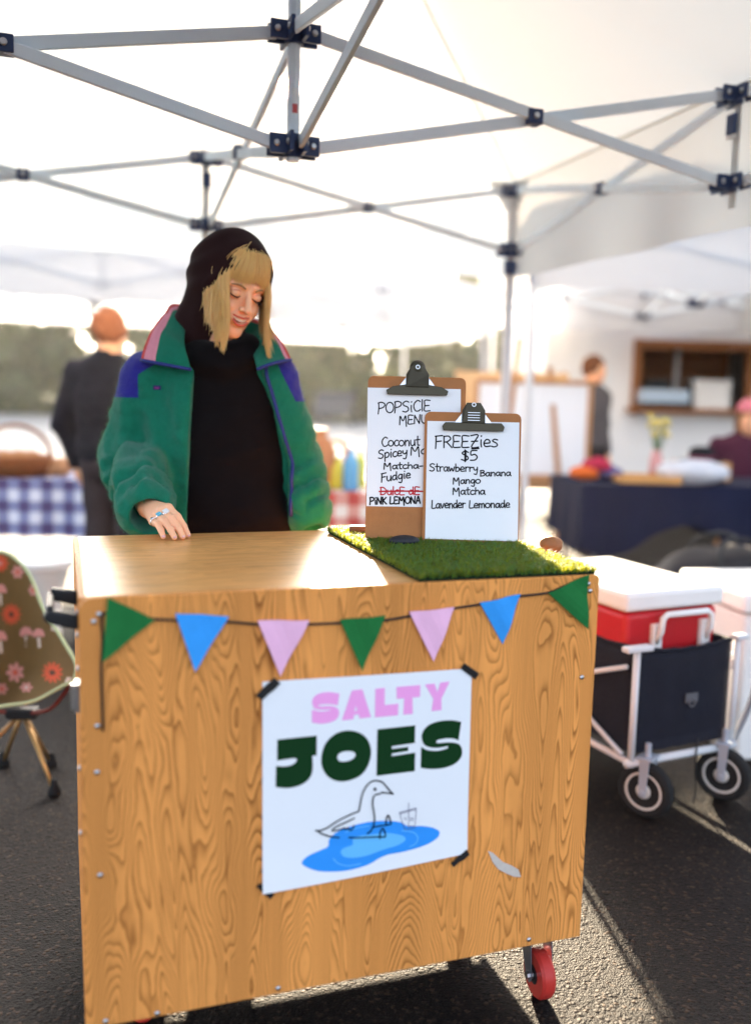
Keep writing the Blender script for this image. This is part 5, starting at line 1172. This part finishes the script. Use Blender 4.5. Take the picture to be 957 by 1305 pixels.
def table(loc, rz, w, d, h, label, cloth=None, clab=None, drop=.3, ragged=0, group=None):
    t = empty('folding_table', loc, rz, label, 'table', group)
    MB().box((0, 0, h-.016), (w, d, .028)).build('tabletop', TABLET, t, bevel=.006)
    for x in (-1, 1):
        for y in (-1, 1): MB().tube([(x*(w/2-.12), y*(d/2-.06), h-.03), (x*(w/2-.10), y*(d/2-.05), .0)], .013, 8).build('leg', TABLEG, t)
    if cloth is not None:
        b = MB(); nx, ny, nd = 36, 10, 8; W2, D2 = w/2+.012, d/2+.012; uv = []
        b.add([(sx*W2, sy*D2, h+.003) for sx, sy in ((-1, -1), (1, -1), (1, 1), (-1, 1))], [(0, 1, 2, 3)]); uv += [(p[0], p[1]) for p in b.v]
        per = [(-W2+2*W2*i/nx, -D2, 0, -1) for i in range(nx)]+[(W2, -D2+2*D2*i/ny, 1, 0) for i in range(ny)]+[(W2-2*W2*i/nx, D2, 0, 1) for i in range(nx)]+[(-W2, D2-2*D2*i/ny, -1, 0) for i in range(ny)]
        k = len(per); vs = []; acc = 0; us = []
        for i, p in enumerate(per): us.append(acc); q = per[(i+1) % k]; acc += math.hypot(q[0]-p[0], q[1]-p[1])
        for j in range(nd+1):
            for i, (x, y, ax_, ay_) in enumerate(per):
                f_ = j/nd; wv_ = .022*f_*math.sin(us[i]*21+1)+.014*f_; dr = drop(x) if callable(drop) else drop; vs.append((x+ax_*wv_, y+ay_*wv_, h+.003-f_*(dr+ragged*.04*math.sin(us[i]*7)))); uv.append((us[i], -f_*dr))
        b.add(vs, [(j*k+i, (j+1)*k+i, (j+1)*k+(i+1) % k, j*k+(i+1) % k) for j in range(nd) for i in range(k)])
        o = b.build('tablecloth', cloth); o.location = loc; o.rotation_euler.z = rz; tag(o, clab, 'tablecloth')
        ul = o.data.uv_layers.new(name='cloth')
        for lp in o.data.loops: ul.data[lp.index].uv = uv[lp.vertex_index]
    return t
PLAID = check_mat('blue plaid', (.70, .72, .80), (.22, .24, .42), (.085, .06, .16), .13); GING = check_mat('red gingham', (.75, .72, .68), (.60, .30, .26), (.48, .07, .06), .14)
NAVYC = pm('navy cloth', (.010, .013, .036), .85, var=.3, vscale=3); 
TZ = .75
table((-2.75, 5.75, 0), .02, 2.2, .75, TZ, 'folding table under the blue plaid cloth at the far left', PLAID, 'blue and white plaid cloth over the table left of the man', .34)
table((-.26, 5.55, 0), .05, 1.35, .7, TZ-.02, 'folding table under the red gingham cloth behind the woman', GING, 'red and white gingham cloth over the table behind the woman', .20)
table((2.35, 6.35, 0), .08, 2.1, .75, TZ, 'folding table under the navy cloth at the right', NAVYC, 'dark navy cloth draped unevenly over the table at the right', lambda x: .36+.07*math.sin(x*5) if x < .25 else .17, 1)
WICK = pm('brown wicker', (.22, .075, .025), .8, var=.5, vscale=40, bump=.8, bscale=120)
def item(name, loc, lab, cat, build, group=None):
    e = empty(name, loc, 0, lab, cat, group); build(e); return e
def basket(w, h):
    def f_(e):
        b = MB(); b.lathe([(w*.38, 0), (w*.46, h*.5), (w*.5, h), (w*.47, h), (w*.42, h*.5), (w*.36, .01)], 24); b.build('bowl', WICK, e, smooth=True)
        b = MB(); b.tube([(w*.48*math.cos(a), 0, h+w*.42*math.sin(a)) for a in [math.pi*k/14 for k in range(15)]], .012, 8); b.build('handle', WICK, e, smooth=True)
        b = MB()
        for k in range(7): a = k*.9; b.ball((w*.22*math.cos(a), w*.22*math.sin(a), h*.85), (w*.16, w*.13, w*.11), 12)
        b.build('bread', pm('bread crust', (.36, .15, .05), .7, var=.3, vscale=12), e, smooth=True)
    return f_
p = at(22, 628, y=5.55); item('wicker_basket', (p.x, 5.55, TZ+.006), 'brown wicker basket with a hoop handle on the plaid table', 'basket', basket(.44, .12))
p = at(66, 626, y=5.62)
def loaf(e):
    V, F = nets(lambda P: s_ell(P, (0, 0, .055), (.16, .08, .06))+.006*np.sin(P[0]*60), (-.19, -.11, -.02), (.19, .11, .14), .01); mesh_np('crust', V, F, pm('loaf crust', (.45, .22, .10), .7, var=.3, vscale=12), e)
item('bread_loaf', (p.x, 5.62, TZ+.003), 'pale brown loaf beside the wicker basket on the plaid table', 'bread', loaf)
def bottle(col, h, r, cap=(.8, .8, .8)):
    def f_(e):
        k = 'bottle '+str(col); m = MATS.get(k) or pm(k, col, .25, var=.1)
        MB().lathe([(r*.9, 0), (r, .01), (r, h*.6), (r*.7, h*.72), (r*.35, h*.8), (r*.35, h*.93)], 18).build('body', m, e, smooth=True); k = 'cap '+str(cap); MB().lathe([(r*.4, h*.92), (r*.4, h)], 14).build('cap', MATS.get(k) or pm(k, cap, .4), e)
    return f_
GT = TZ-.02+.006
for (px, y, col, h, r, lab) in ((447, 5.32, (.10, .35, .62), .26, .045, 'pale blue bottle on the gingham table'), (431, 5.4, (.62, .55, .06), .20, .05, 'yellow bottle left of the blue one on the gingham table'), (459, 5.5, (.40, .45, .05), .24, .035, 'lime green bottle right of the blue one on the gingham table'), (418, 5.5, (.78, .76, .72), .22, .06, 'white bottle at the left of the gingham table')):
    p = at(px, 600, y=y); item('bottle', (p.x, y, GT), lab, 'bottle', bottle(col, h, r), 'bottles on the gingham table')
def jug(e):
    MB().lathe([(.07, 0), (.12, .06), (.135, .15), (.10, .26), (.06, .31), (.07, .35)], 24).build('body', pm('orange brown clay', (.42, .17, .07), .6, var=.2), e, smooth=True); MB().tube(smooth_line([(.09, 0, .28), (.17, 0, .26), (.17, 0, .16), (.12, 0, .10)], 5), .013, 8).build('handle', MATS['orange brown clay'], e, smooth=True)
p = at(403, 600, y=5.45); item('clay_jug', (p.x, 5.45, GT), 'orange brown clay jug beside the woman\'s sleeve', 'jug', jug)
# things on the navy table
NT = TZ+.006
def heap(cols, seed, w):
    def f_(e):
        for k, c in enumerate(cols):
            nm = 'folded cloth '+str(c); V, F = nets(lambda P: s_ell(P, (0, 0, 0), (w*.5, w*.4, .05))+.012*vn((P[0]*6, P[1]*6, P[2]*8), seed+k), (-w*.7, -w*.6, -.09), (w*.7, w*.6, .09), .014)
            o = mesh_np('folded_cloth', V, F, MATS.get(nm) or pm(nm, c, .85, var=.2), e); o.location = ((k-.5)*w*.45, .03*k, .045+.055*(k % 2))
    return f_
p = at(752, 612, y=6.2); item('cloth_pile', (p.x, 6.2, NT), 'pile of red and orange folded cloths at the left end of the navy table', 'cloths', heap([(.62, .12, .02), (.42, .02, .06), (.10, .09, .22)], 5, .20))
def tray(e):
    MB().box((0, 0, .012), (.40, .26, .02)).build('base', pm('orange wood', (.60, .30, .09), .5, var=.2), e, bevel=.004)
    for s in (-1, 1): MB().box((0, s*.124, .035), (.40, .012, .03)).build('side', MATS['orange wood'], e); MB().box((s*.194, 0, .035), (.012, .234, .03)).build('side', MATS['orange wood'], e)
p = at(822, 616, y=6.1); item('wooden_tray', (p.x, 6.1, NT), 'orange wooden tray in the middle of the navy table', 'tray', tray)
def vase(e):
    MB().lathe([(.04, 0), (.05, .04), (.045, .14), (.03, .18), (.035, .20)], 16).build('vase', pm('rose glaze', (.62, .30, .28), .3), e, smooth=True); b = MB(); c = MB(); r_ = random.Random(2)
    for k in range(16):
        a, q, h_ = r_.random()*6.28, r_.random()*.07, .30+r_.random()*.14; b.tube([(0, 0, .15), (q*.5*math.cos(a), q*.5*math.sin(a), h_*.7), (q*math.cos(a), q*math.sin(a), h_)], .003, 5); c.ball((q*math.cos(a), q*math.sin(a), h_), (.024, .024, .018), 8)
    b.build('stems', pm('green stem', (.06, .14, .03), .7), e); c.build('blossoms', pm('pale yellow petals', (.72, .58, .16), .8, var=.2), e, smooth=True)
p = at(834, 612, y=6.45); item('flower_vase', (p.x, 6.45, NT), 'small vase of pale yellow flowers on the navy table', 'flowers', vase)
def wbag(e):
    V, F = nets(lambda P: s_ell(P, (0, 0, .07), (.24, .13, .09))+.016*vn((P[0]*5, P[1]*5, P[2]*6), 9), (-.27, -.18, -.04), (.27, .18, .30), .016); mesh_np('sack', V, F, pm('white sack cloth', (.60, .60, .62), .8, var=.06, bump=.3, bscale=30), e)
p = at(882, 612, y=6.15); item('white_sack', (p.x, 6.15, NT), 'soft white sack on the right half of the navy table', 'sack', wbag)
def hat(e):
    MB().lathe([(.15, 0), (.15, .008), (.09, .014), (.085, .08), (.06, .10), (.005, .105)], 26).build('felt', pm('black hat felt', (.015, .015, .018), .9), e, smooth=True); MB().lathe([(.0915, .016), (.0895, .036)], 26).build('band', pm('hat band', (.20, .02, .05), .7), e)
p = at(893, 585, y=6.45); item('black_hat', (p.x, 6.45, NT+.13), 'black hat lying on goods at the back of the navy table', 'hat', hat)
def crate(e):
    for z in (.02, .065, .11): MB().box((0, -.11, z), (.34, .012, .034)).build('slat', MATS['orange wood'], e); MB().box((0, .11, z), (.34, .012, .034)).build('slat', MATS['orange wood'], e)
    MB().box((-.165, 0, .065), (.012, .20, .125)).build('end_board', MATS['orange wood'], e); MB().box((.165, 0, .065), (.012, .20, .125)).build('end_board', MATS['orange wood'], e); MB().box((0, 0, .012), (.31, .20, .012)).build('bottom', MATS['orange wood'], e)
    MB().box((0, 0, .125), (.31, .20, .006)).build('cover', MATS['orange wood'], e)
item('wooden_crate', (p.x, 6.45, NT), 'wooden slat crate under the black hat on the navy table', 'crate', crate)
def bucket(e):
    MB().lathe([(.10, 0), (.13, .28), (.138, .285), (.138, .30), (.126, .30), (.096, .012)], 28).build('pail', WP, e, auto=40); MB().tube([(.134*math.cos(a), -.02-.05*math.sin(a), .27+.10*math.sin(a)) for a in [math.pi*k/12 for k in range(13)]], .005, 6).build('bail', STEEL, e, smooth=True)
p = at(56, 720, y=4.0); item('bucket_stool', (p.x, 4.0, -.0), 'white plastic stand behind the camp chair', 'stand', lambda e: (MB().lathe([(.13, 0), (.12, .05), (.07, .15), (.07, .36), (.10, .46), (.11, .49), (.10, .50), (.005, .505)], 28).build('pedestal', WP, e, auto=40), MB().lathe([(.125, .502), (.125, .525), (.12, .53), (.004, .531)], 28).build('seat', WP, e, auto=40)))

# easel with a white board
ey = 7.2; p0, p1 = at(600, 608, y=ey), at(750, 606, y=ey); bw = p1.x-p0.x
ea = empty('easel', ((p0.x+p1.x)/2, ey, 0), .04, 'wooden easel carrying a big blank white board', 'easel')
WOODE = pm('easel wood', (.46, .22, .09), .6, var=.25, vscale=20, stretch=(6, 6, 1))
zb_, zt2 = p0.z, at(700, 484, y=ey).z
MB().box((0, 0, (zb_+zt2)/2), (bw-.04, .012, zt2-zb_-.04)).build('white_board', PAPER, ea)
for s in (-1, 1): MB().box((s*(bw/2-.018), -.004, (zb_+zt2)/2), (.036, .03, zt2-zb_)).build('frame', WOODE, ea, bevel=.003)
for z in (zb_+.018, zt2-.018): MB().box((0, -.004, z), (bw-.074, .03, .036)).build('frame', WOODE, ea, bevel=.003)
for s in (-1, 1): MB().beam((s*(bw/2-.16), -.06, 0), (s*.12, .02, zt2+.32 if s < 0 else zt2+.10), .04, .022, 0, up=(0, 1, 0)).build('leg', WOODE, ea)
MB().beam((0, .55, 0), (0, .03, zt2+.06), .04, .022, 0, up=(0, 1, 0)).build('leg', WOODE, ea); MB().box((0, -.03, zb_-.03), (bw*.8, .07, .025)).build('ledge', WOODE, ea)
p = at(652, 478, y=7.75); sg = empty('sign_board', (p.x, 7.75, 0), .0, 'second wooden board standing just behind the white easel board', 'sign')
MB().box((0, 0, 1.02), (.95, .02, .98)).build('panel', pm('pale pine', (.62, .40, .20), .6, var=.15, vscale=12), sg); 
for s in (-1, 1): MB().box((s*.44, .02, .76), (.04, .03, 1.52)).build('leg', WOODE, sg)

# food trailer with a timber hatch
ty_ = 9.6; tx0, tx1 = at(690, 500, y=ty_).x, 5.6; tr = empty('food_trailer', ((tx0+tx1)/2, ty_, 0), .03, 'white food trailer with timber framed serving hatch', 'trailer')
cxm = (tx0+tx1)/2; TW = pm('white trailer skin', (.86, .855, .84), .45, var=.04, vscale=2); TIM = pm('brown timber', (.30, .115, .035), .6, var=.3, vscale=9, stretch=(1, 6, 6)); DKW = pm('dark timber inside', (.30, .12, .045), .7, var=.3, vscale=7)
hx0, hx1 = at(806, 500, y=ty_).x-cxm, at(952, 500, y=ty_).x-cxm; hz0, hz1 = at(880, 521, y=ty_).z, at(880, 443, y=ty_).z; hw = (tx1-tx0)/2; ztp = 2.75
b = MB(); T = .05
for x0_, x1_, z0_, z1_ in ((-hw, hx0, .45, ztp), (hx1, hw, .45, ztp), (hx0, hx1, .45, hz0), (hx0, hx1, hz1, ztp)): b.box(((x0_+x1_)/2, 0, (z0_+z1_)/2), (x1_-x0_, T, z1_-z0_))
b.build('front_wall', TW, tr)
b = MB(); b.box((0, 2.1, (ztp+.45)/2), (2*hw, T, ztp-.45)); b.box((-hw+.025, 1.05, (ztp+.45)/2), (T, 2.04, ztp-.45)); b.box((hw-.025, 1.05, (ztp+.45)/2), (T, 2.04, ztp-.45)); b.box((0, 1.05, .48), (2*hw-.1, 2.04, .06)); b.build('body', TW, tr)
MB().box((0, 1.05, ztp+.03), (2*hw+.06, 2.26, .06)).build('roof', TW, tr, bevel=.02)
for x, w_ in ((hx0, .07), (hx1, .07)): MB().box((x, -.04, (hz0+hz1)/2), (w_, .09, hz1-hz0+.14)).build('hatch_frame', TIM, tr)
MB().box(((hx0+hx1)/2, -.04, hz1+.02), (hx1-hx0-.072, .09, .09)).build('hatch_frame', TIM, tr); MB().box(((hx0+hx1)/2, -.10, hz0-.02), (hx1-hx0+.16, .30, .045)).build('counter', TIM, tr, bevel=.004)
MB().box(((hx0+hx1)/2, .9, (hz0+hz1)/2+.1), (hx1-hx0+.3, .02, hz1-hz0+.5)).build('inner_wall', DKW, tr)
for z in (hz1-.13, hz1-.32): MB().box(((hx0+hx1)/2, .76, z), (hx1-hx0, .24, .03)).build('shelf', TIM, tr)
for x in (-hw+.9, hw-.9):
    M = Matrix(((1, 0, 0), (0, 0, -1), (0, 1, 0))); b = MB(); b.lathe([(.17, -.09), (.29, -.10), (.31, -.06), (.31, .06), (.29, .10), (.17, .09)], 28, (x, .2, .31), M); b.build('wheel', RUBBER, tr, auto=40)
def machine(e):
    MB().box((0, 0, .10), (.50, .32, .17)).build('body', pm('steel blue enamel', (.42, .50, .58), .35, .3), e, bevel=.02); MB().box((0, -.02, .03), (.52, .34, .05)).build('base', BLACK, e, bevel=.008); MB().box((-.05, .02, .24), (.24, .24, .10)).build('hopper', BLACK, e, bevel=.02)
item('espresso_machine', (cxm+hx0+.26, ty_-.10, hz0+.003), 'steel blue coffee machine on the trailer hatch counter', 'appliance', machine)
def wbox(e): MB().box((0, 0, .13), (.36, .26, .26)).build('body', WP, e, bevel=.015); MB().box((0, 0, .275), (.38, .28, .03)).build('lid', WP, e, bevel=.008)
item('white_box', (cxm+hx1-.42, ty_-.05, hz0+.003), 'square white box at the right of the trailer hatch counter', 'box', wbox)
def jar(e): MB().lathe([(.07, 0), (.08, .02), (.08, .22), (.05, .26), (.05, .30)], 18).build('body', DK, e, smooth=True); MB().lathe([(.056, .295), (.056, .33)], 16).build('lid', BLACK, e)
item('black_canister', (cxm+(hx0+hx1)/2+.02, ty_-.04, hz0+.003), 'black canister between the coffee machine and the white box', 'canister', jar)

# ---------------------------------------------------------------- people behind
def figure(loc, rz, label, top, legs, hair, h=1.72, sit=0, cap=None, arms=((.10, -.02), (.10, -.02)), longhair=0, wide=1.0):
    k = h/1.72; e = empty('person', loc, rz, label, 'person'); e.scale = (k, k, k); dz = -.42 if sit else 0
    hipz = .92+dz; sh = 1.42+dz; hd = 1.60+dz
    key = lambda c: 'cloth '+str(tuple(round(v, 3) for v in c)); mt = lambda c: MATS.get(key(c)) or pm(key(c), c, .85, var=.25, vscale=6, bump=.4, bscale=60)
    AR = []
    for s, (o, fw) in zip((-1, 1), arms): AR.append([Vector((s*.20*wide, .01, sh-.04)), Vector((s*(.24*wide+o*.3), .03-fw*.3, sh-.31)), Vector((s*(.22*wide+o*.2), -.05-fw, sh-.54+max(0, fw)*.5))])
    LG = []
    for s in (-1, 1): LG.append([(s*.09, .0, hipz-.03), (s*.11, -.40, hipz-.02), (s*.11, -.40, .10)] if sit else [(s*.09, .0, hipz-.03), (s*.10, -.02, .49), (s*.11, .03, .09)])
    def bd(P):
        x, y, z = P; Q = (np.abs(x), y, z)
        d = s_ell(P, (0, .01, hd+.02), (.075, .095, .105)); d = smin(d, s_ell(P, (0, -.02, hd-.05), (.058, .065, .075)), .03); d = smin(d, s_cap(P, (0, -.085, hd+.0), (0, -.105, hd-.025), .008, .012), .01)
        d = smax(d, -s_ell(Q, (.03, -.096, hd+.012), (.014, .012, .009)), .006); d = smin(d, s_ell(Q, (.075, .015, hd), (.010, .018, .03)), .006)
        d = smin(d, s_cap(P, (0, .03, hd-.06), (0, .035, sh+.0), .052, .058), .02); d = smin(d, s_ell(P, (0, .02, sh-.22), (.13, .08, .26)), .05)
        for a in AR:
            d = smin(d, s_chain(P, a, [.05, .04, .03], .02), .02); t = (a[2]-a[1]).normalized(); b_ = a[2]+t*.06; d = smin(d, s_cap(P, a[2], b_, .028, .036), .01)
            for q in range(4): o_ = Vector((0, (q-1.5)*.018, 0)); d = smin(d, s_cap(P, b_+o_, b_+o_+t*.075+Vector((0, -.01, 0)), .010, .008), .004)
        for l in LG: d = smin(d, s_chain(P, l, [.08, .055, .04], .02), .02)
        return d
    blob('body', bd, (-.42, -.75, -.02), (.42, .25, hd+.16), .016, SKIN, e)
    def tp(P):
        d = s_ell(P, (0, .015, sh-.22), (.205*wide, .135, .30)); d = smin(d, s_cap(P, (-.13*wide, .02, sh-.02), (.13*wide, .02, sh-.02), .075), .05); d = smin(d, s_ell(P, (0, .02, hipz+.06), (.19*wide, .14, .13)), .05)
        for a in AR: d = smin(d, s_chain(P, a, [.082, .068, .052], .02), .02)
        d = smin(d, s_cap(P, (0, .035, sh+.0), (0, .03, sh+.055), .08, .072), .03); n_ = vn((P[0]*4, P[1]*4, P[2]*6), 3)
        d = np.maximum(d+.010*n_, hipz-.06-P[2]); return smax(d, -s_cap(P, (0, .02, sh+.04), (0, .02, sh+.2), .062), .008)
    blob('top', tp, (-.44, -.75, hipz-.1), (.44, .26, sh+.12), .018, mt(top), e)
    def lg(P):
        d = s_ell(P, (0, .02, hipz-.01), (.17, .125, .13))
        for l in LG: d = smin(d, s_chain(P, l, [.10, .078, .062], .02), .03)
        return np.maximum(d+.006*vn((P[0]*4, P[1]*4, P[2]*6), 5), P[2]-hipz-.05)
    blob('trousers', lg, (-.30, -.55, .0), (.30, .22, hipz+.12), .018, mt(legs), e)
    for s, l in zip((-1, 1), LG):
        a = l[2]; blob('shoe', lambda P: np.maximum(s_cap(P, (a[0], a[1]+.02, .045), (a[0]+s*.015, a[1]-.15, .035), .05, .045), .001-P[2]), (a[0]-.09, a[1]-.24, -.01), (a[0]+.09, a[1]+.11, .12), .012, BLACK, e)
    def hr(P):
        d = s_ell(P, (0, .025, hd+.035), (.088, .105, .105))
        if longhair: d = smin(d, s_ell(P, (0, .055, hd-.10), (.10, .07, .20)), .05)
        d = d+.010*vn((P[0]*14, P[1]*14, P[2]*7), 2); return smax(d, -s_ell(P, (0, -.12, hd-.04), (.075, .10, .105)), .01)
    blob('hair', hr, (-.15, -.15, hd-.36), (.15, .20, hd+.18), .013, mt(hair), e)
    if cap is not None:
        blob('cap', lambda P: np.minimum(np.maximum(s_ell(P, (0, .02, hd+.05), (.098, .115, .105)), hd+.055-P[2]), s_ell(P, (0, -.12, hd+.062), (.07, .07, .010))), (-.13, -.22, hd+.02), (.13, .17, hd+.18), .011, mt(cap), e)
    return e
p = at(146, 700, y=4.95); figure((p.x, 4.95, 0), math.pi*.9, 'person in a black jacket with ginger hair seen from behind near the plaid table', (.012, .012, .018), (.045, .034, .036), (.34, .125, .06), 1.70, wide=1.05)
p = at(700, 705, z=0); figure((at(746, 705, y=7.9).x, 7.9, 0), .9, 'person in a grey top and black trousers standing behind the easel', (.10, .09, .095), (.012, .011, .013), (.16, .065, .03), 1.66)
p = at(952, 560, y=7.1); figure((p.x, 7.1, 0), -.3, 'person in a pink cap and dark red top seated behind the navy table', (.075, .018, .035), (.03, .03, .06), (.20, .08, .03), 1.72, sit=1, cap=(.66, .20, .24), longhair=1)
sc_ = empty('stool', (p.x, 7.12, 0), -.3, 'plain wooden stool under the person in the pink cap', 'stool'); MB().box((0, .03, .405), (.36, .34, .03)).build('seat', WOODE, sc_, bevel=.006)
for x in (-1, 1):
    for y in (-1, 1): MB().tube([(x*.14, .03+y*.13, .39), (x*.16, .03+y*.15, 0)], .016, 8).build('leg', WOODE, sc_)
# vehicles far across the lot
def car(x, y, rz, label, L_, H_, col, van=False):
    e = empty('parked_van' if van else 'parked_car', (x, y, 0), rz, label, 'van' if van else 'car'); m = pm('paint '+label[:14], col, .3, coat=.6); gl = MATS.get('car glass') or pm('car glass', (.02, .025, .03), .08)
    Wd = .9; side = [(-L_/2, .35), (-L_/2+.03, H_*.55), (-L_/2+.12, H_*.95), (-L_/2+.4, H_), (L_*.22, H_), (L_*.36, H_*.58), (L_/2-.08, H_*.50), (L_/2, H_*.36), (L_/2-.02, .30)] if van else [(-L_/2, .32), (-L_/2+.02, .75), (-L_*.40, .88), (-L_*.30, H_), (L_*.12, H_), (L_*.26, .92), (L_*.44, .80), (L_/2, .62), (L_/2-.02, .30)]
    MB().prism(side, lambda a, z, d: (a, -Wd+d, z), 2*Wd).build('body', m, e, bevel=.06, seg=3, auto=50)
    for s in (-1, 1):
        q = [(-L_*.26, .92), (-L_*.24, H_-.10), (L_*.11, H_-.10), (L_*.22, .92)] if not van else [(L_*.12, H_*.62), (L_*.12, H_*.9), (L_*.20, H_*.9), (L_*.31, H_*.62)]
        MB().prism(q, lambda a, z, d, s=s: (a, s*(Wd+.004)+d*s, z), .006).build('window', gl, e)
        for xx in (-L_*.31, L_*.31):
            b = MB(); M = Matrix(((1, 0, 0), (0, 0, -1), (0, 1, 0))); b.lathe([(.18, -.09), (.31, -.10), (.33, -.05), (.33, .05), (.31, .10), (.18, .09)], 24, (xx, s*(Wd-.06), .33), M); w_ = b.build('wheel', RUBBER, e, auto=40); b = MB(); b.lathe([(.19, -.105), (.05, -.108), (.05, .108), (.19, .105)], 18, (xx, s*(Wd-.06), .33), M); b.build('rim', STEEL, w_)
car(at(432, 505, y=44).x, 44, R(84), 'dark parked car seen end-on far across the lot', 4.3, 1.5, (.03, .03, .035))
# ---------------------------------------------------------------- added thin volume, stands in for lens flare and lightens the distance
hm = bpy.data.materials.new('added flare veil'); hm.use_nodes = True; N = hm.node_tree.nodes; N.remove(N['Principled BSDF'])
pv = N.new('ShaderNodeVolumePrincipled'); pv.inputs['Color'].default_value = (.95, .93, .90, 1); pv.inputs['Density'].default_value = .0006; pv.inputs['Anisotropy'].default_value = .6
hm.node_tree.links.new(pv.outputs[0], N['Material Output'].inputs['Volume'])
hz = MB().box((0, 36, 6), (150, 84, 14)).build('flare_veil', hm); tag(hz, kind='stuff')
